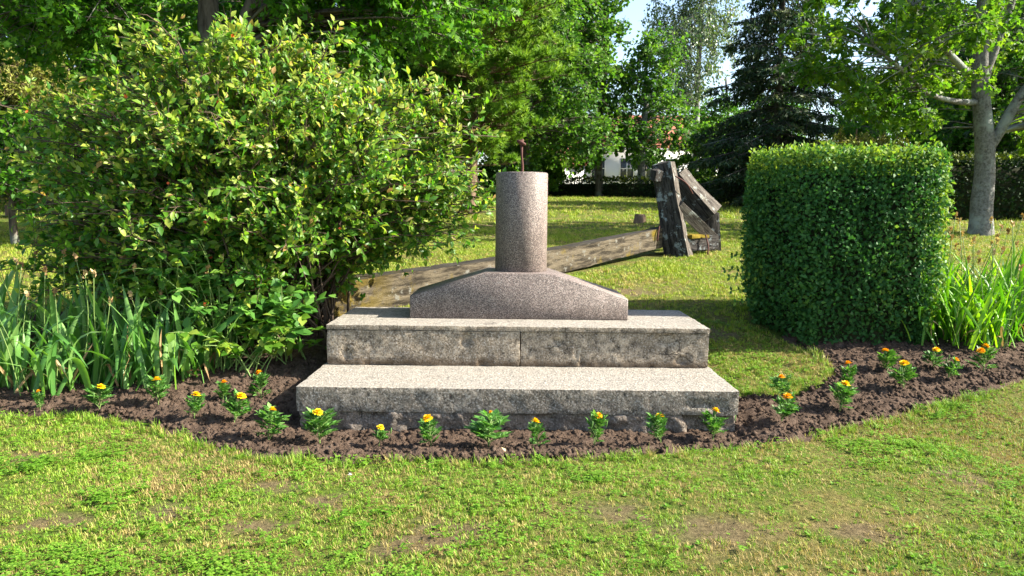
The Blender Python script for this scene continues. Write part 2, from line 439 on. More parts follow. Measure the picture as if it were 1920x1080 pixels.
# ------------------------------------------------------------------ scatter (ground cover only)
def scatter(name, pts, rots, scl, idx, variants, label, cat=None):
    me = bpy.data.meshes.new(name + '_points')
    me.vertices.add(len(pts)); me.vertices.foreach_set('co', np.asarray(pts, np.float32).ravel())
    a = me.attributes.new('rot', 'FLOAT_VECTOR', 'POINT'); a.data.foreach_set('vector', np.asarray(rots, np.float32).ravel())
    a = me.attributes.new('scl', 'FLOAT', 'POINT'); a.data.foreach_set('value', np.asarray(scl, np.float32))
    a = me.attributes.new('idx', 'INT', 'POINT'); a.data.foreach_set('value', np.asarray(idx, np.int32))
    o = link(name, me, kind='stuff'); o['label'] = label
    if cat: o['category'] = cat
    ng = bpy.data.node_groups.new(name + '_scatter', 'GeometryNodeTree')
    ng.interface.new_socket('Geometry', in_out='INPUT', socket_type='NodeSocketGeometry')
    ng.interface.new_socket('Geometry', in_out='OUTPUT', socket_type='NodeSocketGeometry')
    N = ng.nodes.new; L = ng.links.new
    gi, go = N('NodeGroupInput'), N('NodeGroupOutput')
    iop = N('GeometryNodeInstanceOnPoints'); jn = N('GeometryNodeJoinGeometry')
    for vme in reversed(variants):
        vo = bpy.data.objects.new(name + '_piece', vme)
        oi = N('GeometryNodeObjectInfo'); oi.inputs['Object'].default_value = vo; oi.inputs['As Instance'].default_value = True
        L(oi.outputs['Geometry'], jn.inputs[0])
    L(jn.outputs[0], iop.inputs['Instance'])
    iop.inputs['Pick Instance'].default_value = True
    def na(nm, dt):
        x = N('GeometryNodeInputNamedAttribute'); x.data_type = dt; x.inputs['Name'].default_value = nm; return x.outputs['Attribute']
    L(gi.outputs[0], iop.inputs['Points'])
    er = N('FunctionNodeEulerToRotation'); L(na('rot', 'FLOAT_VECTOR'), er.inputs[0]); L(er.outputs[0], iop.inputs['Rotation'])
    L(na('scl', 'FLOAT'), iop.inputs['Scale']); L(na('idx', 'INT'), iop.inputs['Instance Index'])
    L(iop.outputs[0], go.inputs[0])
    md = o.modifiers.new('scatter', 'NODES'); md.node_group = ng
    return o

# ------------------------------------------------------------------ ground, bed
BED = [(-6, 5.2), (-4.32, 5.18), (-3.57, 5.17), (-3.15, 5.22), (-2.82, 5.16), (-2.5, 5.04), (-2.16, 4.85), (-1.78, 4.59), (-1.41, 4.45), (-.82, 4.39),
       (-.18, 4.39), (.3, 4.42), (.98, 4.6), (1.53, 4.77), (1.91, 4.88), (2.39, 5.16), (2.87, 5.37), (3.42, 5.65), (4.1, 5.95), (5.49, 6.45), (7, 7.0),
       (7, 8.4), (4.2, 8.3), (3.2, 7.6), (2.5, 6.9), (2.55, 6.5), (2.69, 6.35), (2.67, 6.13), (2.46, 5.88), (2.12, 5.62), (1.93, 5.66), (1.66, 5.62),
       (1.5, 5.55), (-1.3, 5.55), (-1.3, 7.0), (-2.2, 7.6), (-4.0, 7.4), (-6, 7.0)]
BARE = [(-1.28, 3.95, .13), (-.92, 3.77, .11), (-1.73, 3.61, .11), (-2.13, 3.47, .13), (-.29, 3.4, .17), (-.51, 3.25, .11), (.97, 3.43, .24),
        (1.68, 3.45, .16), (-1.18, 3.46, .12), (2.57, 4.19, .16), (-2.91, 4.47, .16), (.55, 3.67, .12), (1.9, 6.9, .2), (1.35, 8.5, .25)]

def bare_at(x, y):
    b = np.zeros_like(x)
    P = np.stack([x, y, 0 * x], -1)
    wob = (fbm(P, 9, 3, 5) - .5) * .16
    for bx, by, br in BARE:
        b = np.maximum(b, np.clip(1.25 - (np.hypot((x - bx) * .8, y - by) + 1.7 * wob) / br, 0, .85))
    return b

def ground_z(x, y):
    P = np.stack([x, y, 0 * x], -1)
    dip = .05 * np.clip(1.75 - np.abs(x - .05), 0, .25) / .25 * np.clip((y - 4.55) / .3, 0, 1) * (y < 7)
    near = np.clip((60 - np.abs(y)) / 30, 0, 1)
    return gz(y) + (fbm(P, .9, 3, 3) - .5) * .035 * near - dip

xs = np.concatenate([-np.geomspace(9, 900, 26)[::-1], np.linspace(-9, 9, 260)[1:-1], np.geomspace(9, 900, 26)])
ysg = np.concatenate([-np.geomspace(2, 600, 16)[::-1], np.linspace(-2, 1.9, 10), np.linspace(2, 9, 140), np.linspace(9.1, 45, 90), np.geomspace(46, 900, 24)])
X, Y = np.meshgrid(xs, ysg)
Z = ground_z(X.ravel(), Y.ravel())
nx, ny = len(xs), len(ysg)
idx = np.arange(nx * ny).reshape(ny, nx)
q = np.stack([idx[:-1, :-1], idx[:-1, 1:], idx[1:, 1:], idx[1:, :-1]], -1).reshape(-1, 4)
V = np.stack([X.ravel(), Y.ravel(), Z], -1)
sd = poly_sd(V[:, 0], V[:, 1], BED)
V[:, 2] -= np.clip(-sd * 1.2, 0, .05)             # the lawn level drops away under the dug bed
ground = link('ground', raw_mesh('ground', V, [q], M['ground'], bare_at(V[:, 0], V[:, 1]), True), kind='structure')
ground['label'] = 'mown park lawn rising gently behind the monument'

# flower bed: cloddy sheet with a dug edge
gx = np.arange(-5.6, 6.6, .022); gy = np.arange(4.25, 8.0, .022)
X, Y = np.meshgrid(gx, gy)
xf, yf = X.ravel(), Y.ravel()
sd = poly_sd(xf, yf, BED)
P = np.stack([xf, yf, 0 * xf], -1)
sdw = sd + (fbm(P, 5, 3, 9) - .5) * .16
cl = fbm(P, 9, 4, 11, .6); cl2 = vnoise(P, 34, 4)
prof = np.clip(-sdw / .10, -1.2, 1)
z = ground_z(xf, yf) + np.where(prof > 0, .02 * prof, .05 * prof) + (cl - .5) * .06 * np.clip(prof + .4, 0, 1) + (cl2 - .5) * .026 * np.clip(prof + .4, 0, 1)
keep = (sd < .14)
idx = np.arange(len(xf)).reshape(len(gy), len(gx))
q = np.stack([idx[:-1, :-1], idx[:-1, 1:], idx[1:, 1:], idx[1:, :-1]], -1).reshape(-1, 4)
q = q[keep[q].all(1)]
used = np.unique(q); remap = -np.ones(len(xf), int); remap[used] = np.arange(len(used))
bed = link('flower_bed', raw_mesh('flower_bed', np.stack([xf, yf, z], -1)[used], [remap[q]], M['soil'], None, True), kind='structure')
bed['label'] = 'dug brown soil bed curving round the foot of the steps'
def soil_z(x, y):
    x = np.atleast_1d(np.asarray(x, float)); y = np.atleast_1d(np.asarray(y, float))
    P = np.stack([x, y, 0 * x], -1)
    return ground_z(x, y) + .02 + (fbm(P, 9, 4, 11, .6) - .5) * .06

# clods lying on the bed
def clod_mesh(seed):
    a = np.array([(0, 0, .5), (.5, 0, .1), (.15, .5, 0), (-.45, .3, .05), (-.4, -.35, .1), (.2, -.5, .05), (0, 0, -.4)])
    a = a * (1 + .5 * (np.random.default_rng(seed).random(a.shape) - .5))
    f = [(0, 1, 2), (0, 2, 3), (0, 3, 4), (0, 4, 5), (0, 5, 1), (6, 2, 1), (6, 3, 2), (6, 4, 3), (6, 5, 4), (6, 1, 5)]
    return raw_mesh('clod', a, [f], M['soil'])
cx = rng.uniform(-5, 5.5, 60000); cy = rng.uniform(4.3, 7.2, 60000)
s = poly_sd(cx, cy, BED); ok = (s < -.02) & ~((np.abs(cx - .05) < 1.5) & (cy > 5.1))
cx, cy = cx[ok][:30000], cy[ok][:30000]
P = np.stack([cx, cy, soil_z(cx, cy) - .004], -1)
scatter('soil_crumbs', P, rng.uniform(0, 6.28, (len(P), 3)), .012 + .042 * rng.random(len(P)) ** 2.6, rng.integers(0, 4, len(P)),
        [clod_mesh(k) for k in range(4)], 'loose brown soil crumbs lying on the flower bed')

# ------------------------------------------------------------------ monument: steps
def rough_block(lo, hi, res=.025, r=.012, amp=.004, seed=0, dents=(), edge_amp=.008, origin=None, front=None):
    lo = np.array(lo, float); hi = np.array(hi, float); size = hi - lo
    n = np.maximum(2, np.ceil(size / res).astype(int))
    n = np.minimum(n, 140)
    keyd = {}; V = []; Q = []
    def vid(i, j, k):
        kk = (i, j, k)
        if kk not in keyd: keyd[kk] = len(V); V.append(kk)
        return keyd[kk]
    for ax in range(3):
        a, b = [(1, 2), (2, 0), (0, 1)][ax]
        for side in (0, n[ax]):
            for i in range(n[a]):
                for j in range(n[b]):
                    qd = []
                    for (di, dj) in ((0, 0), (1, 0), (1, 1), (0, 1)):
                        c = [0, 0, 0]; c[ax] = side; c[a] = i + di; c[b] = j + dj
                        qd.append(vid(*c))
                    Q.append(qd if side else qd[::-1])
    U = np.array(V, float) / n
    P = lo + U * size
    rr = r + edge_amp * (1.7 * np.clip(fbm(P, 9, 4, seed + 40, .65) - .42, 0, 1))[:, None] * 2
    inner = np.clip(P, lo + rr, hi - rr)
    d = P - inner; dn = norm(d)
    on_edge = (np.abs(d) > 1e-6).sum(1) > 1
    P = np.where(np.linalg.norm(d, axis=1, keepdims=True) > 1e-6, inner + dn * rr, P)
    nz = (fbm(P, 11, 4, seed, .6) - .5) * 2 * amp
    big = (fbm(P, 2.4, 2, seed + 5) - .5) * amp
    P = P + dn * (nz + big)[:, None]
    for (x, z, rx, rz, dep) in dents:
        w = np.clip(1 - ((P[:, 0] - x) / rx) ** 2 - ((P[:, 2] - z) / rz) ** 2, 0, 1)
        f = (dn[:, 1] < -.4)
        P[:, 1] += np.where(f, np.minimum(w * 4, 1) * dep, 0)
    if front is not None: P = front(P, dn)
    if origin is not None: P = P - np.array(origin)
    return P, np.array(Q)

def block_obj(name, mat, parent, lo, hi, label=None, **kw):
    org = np.array(parent.location)
    P, Q = rough_block(lo, hi, origin=org, **kw)
    return link(name, raw_mesh(name, P, [Q], mat, None, True, 42), parent, label=label)

steps = thing('stone_steps', 'two weathered concrete steps carrying the granite column', 'steps', (.05, 5.9, .0))
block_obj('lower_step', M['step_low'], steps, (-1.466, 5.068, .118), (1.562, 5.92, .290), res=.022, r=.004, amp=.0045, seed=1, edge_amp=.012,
          dents=[(1.30, .195, .10, .03, .012), (1.41, .185, .06, .04, .010)], label='pale lower step, chipped at its right front corner')
xb = [-1.46, -1.02, -.28, .62, 1.18, 1.55]
for k in range(len(xb) - 1):
    block_obj('footing_stone', M['rubble'], steps, (xb[k] - .01, 5.082 + .02 * ((k * 7) % 3) / 2, -.20), (xb[k + 1] + .01, 5.6, .128 - .003 * (k % 2)), res=.022, r=.016, amp=.05, seed=20 + k, edge_amp=.03)
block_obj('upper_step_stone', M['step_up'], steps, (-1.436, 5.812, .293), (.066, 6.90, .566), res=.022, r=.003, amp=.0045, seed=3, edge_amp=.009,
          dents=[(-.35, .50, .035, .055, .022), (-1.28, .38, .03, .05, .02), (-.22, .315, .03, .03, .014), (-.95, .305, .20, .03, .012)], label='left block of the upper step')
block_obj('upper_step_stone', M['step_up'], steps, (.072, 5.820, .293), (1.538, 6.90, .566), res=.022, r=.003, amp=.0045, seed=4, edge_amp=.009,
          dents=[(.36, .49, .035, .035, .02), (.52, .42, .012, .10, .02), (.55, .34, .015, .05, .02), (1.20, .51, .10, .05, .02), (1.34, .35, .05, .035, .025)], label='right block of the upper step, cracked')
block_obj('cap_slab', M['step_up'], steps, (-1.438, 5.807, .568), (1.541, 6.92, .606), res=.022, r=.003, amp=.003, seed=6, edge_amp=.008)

# pedestal
ped = thing('granite_pedestal', 'pinkish speckled granite column on a low gabled base with a rusty rod on top', 'monument', (.075, 6.55, .606))
prof = [(-.842, .606), (.960, .606), (.960, .782), (.325, .986), (-.221, .987), (-.842, .792)]
b = Buf()
y0, y1, bv = 6.207, 6.87, .008
cx0, cz0 = .05, .76
def ring(y, inset):
    pts = np.array(prof, float)
    n = len(pts); out = []
    for i in range(n):
        p0, p1, p2 = pts[i - 1], pts[i], pts[(i + 1) % n]
        d1 = (p1 - p0) / np.linalg.norm(p1 - p0); d2 = (p2 - p1) / np.linalg.norm(p2 - p1)
        n1 = np.array([-d1[1], d1[0]]); n2 = np.array([-d2[1], d2[0]])
        m = (n1 + n2); m = m / (m @ n1)
        out.append(p1 + m * inset)
    o = np.array(out)
    return np.column_stack([o[:, 0], np.full(n, y), o[:, 1]])
rings = [ring(y0, bv), ring(y0 + bv, 0), ring(y1 - bv, 0), ring(y1, bv)]
n = 6
fs = []
for r_ in range(3):
    for i in range(n):
        j = (i + 1) % n
        fs.append((r_ * n + i, r_ * n + j, (r_ + 1) * n + j, (r_ + 1) * n + i))
Vv = np.vstack(rings) - np.array(ped.location)
link('base', raw_mesh('pedestal_base', Vv, [fs, [tuple(range(5, -1, -1)), tuple(range(18, 24))]], M['granite']), ped)
# column
prf = [(.0, .985), (.218, .985), (.2235, .990), (.2225, 1.40), (.2220, 1.816), (.2150, 1.823), (0.0, 1.823)]
k = 72; a = np.arange(k) * 2 * math.pi / k
rv = [np.column_stack([r_ * np.cos(a), r_ * np.sin(a), np.full(k, z_ - .606)]) for r_, z_ in prf[1:-1]]
fs = []
for r_ in range(len(rv) - 1):
    i = np.arange(k); j = (i + 1) % k
    fs.append(np.stack([r_ * k + i, r_ * k + j, (r_ + 1) * k + j, (r_ + 1) * k + i], -1))
me = raw_mesh('column', np.vstack(rv), [np.vstack(fs), [tuple(range((len(rv) - 1) * k, len(rv) * k))]], M['granite'], None, False)
sm = np.ones(len(me.polygons), bool); sm[:k] = False; sm[-1 - k:] = False
me.polygons.foreach_set('use_smooth', sm)
link('column', me, ped)
# rod with its cocked head
b = Buf()
tubes(b, [[(0, 0, 1.20), (.004, 0, 1.27), (-.004, .004, 1.36), (-.007, 0, 1.455)]], [[.013, .011, .009, .012]], 8)
rod = link('iron_rod', b.mesh('iron_rod', M['rust'], True), ped)
b = Buf()
aa = np.linspace(0, 2 * math.pi, 14, endpoint=False)
rr = [(.010, -.020), (.030, -.012), (.046, 0), (.040, .012), (.014, .018), (.012, .032), (.004, .036)]
Vh = np.vstack([np.column_stack([r_ * np.cos(aa) * 1.0, r_ * np.sin(aa) * .8, np.full(14, z_)]) for r_, z_ in rr])
R = np.array(Euler((0, rad(24), 0)).to_matrix())
Vh = Vh @ R.T + np.array([-.010, 0, 1.470])
fs = []
for r_ in range(len(rr) - 1):
    i = np.arange(14); j = (i + 1) % 14
    fs.append(np.stack([r_ * 14 + i, r_ * 14 + j, (r_ + 1) * 14 + j, (r_ + 1) * 14 + i], -1))
b.add(Vh, [np.vstack(fs), [tuple(range(13, -1, -1))], [tuple(range(84, 98))]])
link('rod_head', b.mesh('rod_head', M['rust'], True), rod)

# ------------------------------------------------------------------ wooden anchor
def timber(p0, p1, w, h, mat, name, parent, up=(0, 0, 1), amp=.02, seed=0, taper=(1, 1), nlen=36, sag=0, nsec=5, mat2=None):
    p0 = np.array(p0, float); p1 = np.array(p1, float)
    d = norm(p1 - p0); L = np.linalg.norm(p1 - p0)
    up = np.array(up, float); s = norm(np.cross(d, up)); u = np.cross(s, d)
    # square section outline with nsec points a side
    t_ = np.linspace(-1, 1, nsec)[:-1]
    o = np.concatenate([np.column_stack([t_, -np.ones_like(t_)]), np.column_stack([np.ones_like(t_), t_]), np.column_stack([-t_, np.ones_like(t_)]), np.column_stack([-np.ones_like(t_), -t_])])
    o = o / np.maximum(1, (np.abs(o).sum(1) / 1.95))[:, None]
    m = len(o); tt = np.linspace(0, 1, nlen)
    V = []
    for t in tt:
        k_ = taper[0] + (taper[1] - taper[0]) * t
        c = p0 + d * L * t + np.array([0, 0, sag * math.sin(math.pi * t)])
        V.append(c + (o[:, :1] * w / 2 * k_) * s + (o[:, 1:] * h / 2 * k_) * u)
    V = np.array(V); flat = V.reshape(-1, 3)
    loc = np.column_stack([(flat - p0) @ d * .35, (flat - p0) @ s, (flat - p0) @ u])
    cen = np.repeat(p0 + d * L * tt[:, None], m, 0)
    outw = norm(flat - cen - d * (((flat - cen) @ d)[:, None]))
    flat = flat + outw * ((fbm(loc, 7, 4, seed, .6) - .5) * 2 * amp)[:, None]
    idx = np.arange(nlen * m).reshape(nlen, m)
    q = np.stack([idx[:-1], np.roll(idx, -1, 1)[:-1], np.roll(idx, -1, 1)[1:], idx[1:]], -1).reshape(-1, 4)
    e0 = flat[:m].mean(0) - d * amp; e1 = flat[-m:].mean(0) + d * amp
    nV = len(flat)
    flat = np.vstack([flat, e0, e1])
    i = np.arange(m); j = (i + 1) % m
    caps = np.vstack([np.column_stack([i, np.full(m, nV), j])[:, ::1], np.column_stack([idx[-1][i], idx[-1][j], np.full(m, nV + 1)])])
    # local frame along the timber so the grain follows it
    Rm = np.column_stack([d, s, u])
    loc = (flat - p0) @ Rm
    me = raw_mesh(name, loc, [q, caps], mat, None, True, 38)
    if mat2 is not None:                            # the split, bleached face towards the sun: light put into its paler material
        me.materials.append(mat2)
        mi = np.zeros(len(me.polygons), np.int32); k4 = np.arange((nlen - 1) * m) % m
        mi[:(nlen - 1) * m] = ((k4 >= 2 * (nsec - 1)) & (k4 < 3 * (nsec - 1))).astype(np.int32)
        me.polygons.foreach_set('material_index', mi)
    ob = link(name, me, parent)
    mw = Matrix([[Rm[r_][c_] for c_ in range(3)] + [float(p0[r_])] for r_ in range(3)] + [[0, 0, 0, 1]])
    ob.matrix_parent_inverse = Matrix.Identity(4)
    ob.matrix_basis = Matrix.Translation(-Vector(parent.location)) @ mw
    return ob

anchor = thing('wooden_anchor', 'old timber anchor lying on the lawn, long squared beam with an upright lichened crown', 'anchor', (.3, 9.3, .75))
timber((-1.83, 7.22, .628), (2.36, 11.45, 1.165),   .25, .33, M['beam'], 'beam', anchor, amp=.032, seed=2, taper=(1.08, .86), nlen=60, sag=-.055)
wt = lambda c: c
timber((2.46, 11.18, .84), (2.19, 11.22, 2.21), .27, .33, M['timber'], 'front_timber', anchor, up=(.9, -.43, .17), amp=.034, seed=5, taper=(1.08, .88), mat2=M['timber_pale'])
timber((2.50, 11.72, 2.06), (3.03, 11.66, 1.46), .32, .30, M['timber'], 'rear_timber', anchor, up=(.50, -.62, .60), amp=.024, seed=6, taper=(.85, 1.08), mat2=M['timber_pale'])
timber((3.03, 11.66, 1.50), (3.12, 11.78, .85), .22, .19, M['timber'], 'rear_post', anchor, up=(.1, -1, 0), amp=.02, seed=7)
timber((2.40, 11.10, 1.60), (3.06, 11.52, 1.10), .09, .17, M['timber_pale'], 'brace', anchor, up=(.5, -.2, .8), amp=.01, seed=8)
timber((2.50, 11.25, 1.04), (3.05, 11.55, 1.06), .26, .20, M['timber'], 'cross_block', anchor, amp=.03, seed=10)
timber((2.58, 11.20, 1.150), (2.90, 11.40, 1.155), .16, .05, M['yellow_lichen'], 'lichen_crust', anchor, amp=.055, seed=12, nlen=20)
timber((2.06, 11.08, 1.96), (2.08, 11.05, 2.10), .13, .11, M['timber'], 'knob', anchor, amp=.03, seed=11, nlen=8)
for pts in ([(2.33, 11.0, 2.02), (2.50, 11.02, 1.92), (2.66, 11.3, 1.78)], [(2.86, 11.25, 1.18), (2.90, 11.22, 1.0), (2.89, 11.2, .88)], [(2.13, 11.03, 1.30), (2.11, 11.0, 1.2), (2.10, 11.0, 1.08)]):
    b = Buf(); tubes(b, [spline(pts, 8)], np.full((1, 8), .011), 6)
    link('iron_strap', b.mesh('iron_strap', M['rust'], True, anchor.location), anchor)

# stump on the lawn
b = Buf()
aa = np.arange(16) * 2 * math.pi / 16
vv = []
for zz, rr_ in ((-.06, .15), (.06, .13), (.16, .12), (.20, .10)):
    rad_ = rr_ * (1 + .35 * (vnoise(np.column_stack([np.cos(aa) * 1.7, np.sin(aa) * 1.7, np.full(16, zz * 6)]), 1.3, 3) - .5))
    vv.append(np.column_stack([rad_ * np.cos(aa), rad_ * np.sin(aa) * .9, np.full(16, zz)]))
i = np.arange(16); j = (i + 1) % 16
fs = [np.stack([r_ * 16 + i, r_ * 16 + j, (r_ + 1) * 16 + j, (r_ + 1) * 16 + i], -1) for r_ in range(3)]
b.add(np.vstack(vv), [np.vstack(fs), [tuple(range(48, 64))]])
thing('tree_stump', 'small reddish brown stump on the lawn behind the long beam', 'stump', (2.80, 16.8, float(gz(16.8))), me=b.mesh('stump', M['bark_pine'], False))

# ------------------------------------------------------------------ clipped hedges
def hedge(name, label, poly, ztop, zbot, leaf, n_leaf, mat, thick=.10, round_top=.12, group=None, tmpl=LEAF4, shell=.10, wob=.06):
    poly = np.array(poly, float); c = poly.mean(0)
    # resample outline
    pts = np.vstack([poly, poly[:1]]); seg = np.linalg.norm(np.diff(pts, axis=0), axis=1); cum = np.concatenate([[0], np.cumsum(seg)])
    per = cum[-1]
    area_side = per * (ztop - zbot)
    sgn = np.sign(np.sum(poly[:, 0] * np.roll(poly[:, 1], -1) - np.roll(poly[:, 0], -1) * poly[:, 1]))
    bb0, bb1 = poly.min(0), poly.max(0)
    area_top = abs(np.sum(poly[:, 0] * np.roll(poly[:, 1], -1) - np.roll(poly[:, 0], -1) * poly[:, 1])) / 2
    ns = int(n_leaf * area_side / (area_side + area_top)); nt = n_leaf - ns
    s = rng.random(ns) * per; k = np.clip(np.searchsorted(cum, s) - 1, 0, len(seg) - 1); t = (s - cum[k]) / seg[k]
    P2 = pts[k] * (1 - t)[:, None] + pts[k + 1] * t[:, None]
    e = (pts[k + 1] - pts[k]) / seg[k][:, None]
    N2 = np.column_stack([e[:, 1], -e[:, 0]]) * sgn
    zz = zbot + rng.random(ns) * (ztop - zbot)
    g = ground_z(P2[:, 0], P2[:, 1])
    h = (zz - zbot) / (ztop - zbot)
    inset = np.where(h > 1 - round_top / (ztop - zbot), round_top - np.sqrt(np.maximum(0, round_top ** 2 - (zz - (ztop - round_top)) ** 2)), 0)
    inset = inset + .55 * np.clip(.32 - h, 0, 1)
    P = np.column_stack([P2, zz]); N = np.column_stack([N2, np.zeros(ns)])
    bump = (fbm(P, 6, 3, 31) - .5) * 2 * wob
    dep = shell * rng.random(ns) ** 1.2
    P = P - N * (inset + dep)[:, None] + N * bump[:, None]
    N = N + np.array([0, 0, .35])
    # top
    cand = rng.uniform(bb0, bb1, (nt * 3 + 10, 2)); sdp = poly_sd(cand[:, 0], cand[:, 1], [tuple(p) for p in poly]); cand = cand[sdp < -.02]; sdp = sdp[sdp < -.02]
    cand = cand[:nt]; sdp = sdp[:nt]
    ht = ztop - np.where(-sdp < round_top, round_top - np.sqrt(np.maximum(0, round_top ** 2 - (round_top + sdp) ** 2)), 0)
    PT = np.column_stack([cand, ht - shell * rng.random(len(cand)) ** 1.2 + .025 * rng.random(len(cand)) ** 4 * 3])
    PT[:, 2] += (fbm(PT, 3.2, 3, 33) - .5) * wob
    NT_ = np.tile([0, 0, 1.], (len(PT), 1))
    P = np.vstack([P, PT]); N = np.vstack([N, NT_])
    n = len(P)
    rnd = rng.normal(size=(n, 3))
    D = norm(norm(N) * .35 + np.array([0, 0, .25]) + rnd * .65)
    Nn = norm(norm(N) + rng.normal(size=(n, 3)) * .55)
    b = Buf()
    hv = rng.random(n) * .72
    young = (P[:, 2] > ztop - .16) | ((P[:, 0] > bb1[0] - .14))  # top and sunny-end leaves, whose colour gets the sunlight; not younger growth
    hv = np.where(young & (rng.random(n) < .75), .62 + .38 * rng.random(n), hv)      # sunlight put into the colour: paler leaves on top and at the sunny end
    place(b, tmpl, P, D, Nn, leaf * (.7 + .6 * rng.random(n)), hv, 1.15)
    base = (float(c[0]), float(c[1]), float(zbot))
    root = thing(name, label, 'hedge', base, group)
    o = link('foliage', b.mesh('foliage', mat, False, base), root, 'stuff')
    # solid heart of twigs, the shade among them put into its dark colour
    ins = thick + shell * .55
    inner = []
    m = len(poly)
    for i in range(m):
        p0, p1, p2 = poly[i - 1], poly[i], poly[(i + 1) % m]
        d1 = (p1 - p0) / np.linalg.norm(p1 - p0); d2 = (p2 - p1) / np.linalg.norm(p2 - p1)
        n1 = np.array([d1[1], -d1[0]]) * sgn; n2 = np.array([d2[1], -d2[0]]) * sgn
        mm = n1 + n2; mm = mm / max(.5, mm @ n1)
        inner.append(p1 - mm * ins)
    inner = np.array(inner)
    Vc = np.vstack([np.column_stack([c + (inner - c) * .88, np.full(m, zbot - .3)]), np.column_stack([inner, np.full(m, zbot + .25 * (ztop - zbot))]), np.column_stack([inner, np.full(m, ztop - ins - .03)])])
    i = np.arange(m); j = (i + 1) % m
    f = np.vstack([np.stack([i, j, j + m, i + m], -1), np.stack([i + m, j + m, j + 2 * m, i + 2 * m], -1)])
    link('twig_shade_core', raw_mesh('twig_shade_core', Vc - np.array(base), [f, [tuple(range(2 * m, 3 * m))]], M['core']), root)
    return root

BOX = [(2.20, 7.2), (2.40, 6.64), (2.48, 6.52), (2.62, 6.45), (3.64, 6.46), (3.75, 6.52), (3.80, 6.66), (3.78, 7.9), (3.6, 8.02), (2.6, 8.02), (2.45, 7.9)]
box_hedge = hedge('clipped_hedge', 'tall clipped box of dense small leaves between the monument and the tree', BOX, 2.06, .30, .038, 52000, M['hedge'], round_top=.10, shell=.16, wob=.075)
# stray sprigs on its left side
b = Buf()
st = []
for (x, y, z) in ((2.18, 7.0, .92), (2.16, 7.05, 1.12), (2.2, 6.95, .80), (2.14, 7.05, .98), (2.22, 6.9, .7)):
    p = bez(np.array([[x + .15, y + .05, z - .02]]), np.array([[x, y, z + .02]]), np.array([[x - .10 - .1 * rng.random(), y - .02, z - .01]]), 6)
    st.append(p[0])
tubes(b, st, np.full((5, 6), .003), 4, .3)
for p in st:
    for t in range(1, 6):
        for sgn in (-1, 1):
            place(b, LEAF8, p[t:t + 1], np.array([[-.3, -.3, sgn * .6]]) + rng.normal(size=(1, 3)) * .2, np.array([[-.2, -1, .4]]), .042, rng.random(), 1.1)
link('stray_sprigs', b.mesh('stray_sprigs', M['hedge'], False, box_hedge.location), box_hedge, 'stuff')

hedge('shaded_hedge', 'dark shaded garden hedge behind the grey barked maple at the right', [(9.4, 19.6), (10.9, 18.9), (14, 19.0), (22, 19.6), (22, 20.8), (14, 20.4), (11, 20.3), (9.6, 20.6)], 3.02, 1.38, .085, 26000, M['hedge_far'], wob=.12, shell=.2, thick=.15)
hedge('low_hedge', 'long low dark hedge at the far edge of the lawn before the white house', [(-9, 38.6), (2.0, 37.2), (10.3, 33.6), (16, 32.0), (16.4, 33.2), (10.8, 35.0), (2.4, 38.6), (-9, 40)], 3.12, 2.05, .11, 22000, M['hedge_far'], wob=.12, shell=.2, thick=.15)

# ------------------------------------------------------------------ big flowering bush
bc = np.array([-2.28, 6.95, .40])
bush = thing('flowering_bush', 'large sprawling green bush with arching shoots and a few orange blooms left of the column', 'bush', tuple(bc))
shoots = []
def env(th, ph):                        # dome with uneven outline
    v = np.array([math.cos(th) * math.cos(ph) * 2.0, math.sin(th) * math.cos(ph) * 1.45, math.sin(ph) * 1.36])
    return np.array([-2.28, 6.95, 1.62]) + v
targets = []
for k in range(330):
    th = rng.uniform(0, 2 * math.pi) if k % 3 else rng.uniform(math.pi, 2 * math.pi)
    ph = rng.uniform(-.85, 1.45)
    r_ = rng.uniform(.62, 1.06) if k % 5 else rng.uniform(.3, .7)
    p = np.array([-2.28, 6.95, 1.62]) + (env(th, ph) - np.array([-2.28, 6.95, 1.62])) * r_
    if p[2] < .55: p[2] = .55 + .3 * rng.random()
    if p[0] > -1.75 and p[2] < 1.15 and p[1] < 7.3: p[2] = 1.15 + .4 * rng.random()
    targets.append(p)
ends = [(-3.3, 6.6, 2.75), (-3.38, 6.65, 2.6), (-3.15, 6.6, 2.78), (-2.88, 6.6, 2.75), (-2.1, 6.9, 2.92), (-2.0, 6.85, 2.8), (-1.73, 7.0, 2.88), (-1.8, 6.9, 2.85), (-.5, 6.95, 2.46), (-.62, 6.9, 2.4), (-.28, 6.8, 1.85), (-.3, 6.85, 1.62),
        (-.24, 6.9, 1.7), (-.36, 6.75, 1.36), (-4.28, 6.85, 2.2), (-4.2, 6.7, 2.1), (-4.25, 6.8, 1.3), (-1.24, 6.8, 2.5), (-.85, 6.7, 2.2), (-.6, 6.6, 1.5), (-.45, 6.7, 2.05), (-.9, 6.8, 1.25), (-.7, 6.85, 1.22), (-1.0, 6.7, 1.15), (-3.9, 6.5, 2.3), (-4.0, 6.6, 1.8), (-.5, 7.0, 1.3), (-.22, 6.9, 1.5), (-.30, 6.95, 2.0), (-.26, 6.7, 1.75), (-.38, 6.8, 1.5), (-.48, 6.7, 1.7), (-.55, 6.85, 1.95), (-.7, 6.6, 1.7), (-.65, 6.7, 1.35), (-.8, 6.5, 2.0), (-1.1, 6.5, 1.5), (-1.2, 6.45, 1.35), (-1.35, 6.5, 1.3), (-.2, 6.95, 1.62), (-.42, 6.95, 2.25), (-4.35, 6.9, 1.7), (-4.2, 6.6, 1.5), (-3.5, 6.5, 2.72), (-3.7, 6.55, 2.6), (-3.95, 6.6, 2.4), (-4.45, 6.6, 2.35), (-4.55, 6.7, 2.0), (-2.45, 6.7, 2.7), (-1.45, 6.8, 2.55), (-1.0, 6.8, 2.35), (-.35, 6.9, 2.5), (-.15, 6.8, 2.15), (-.12, 6.8, 1.5)]
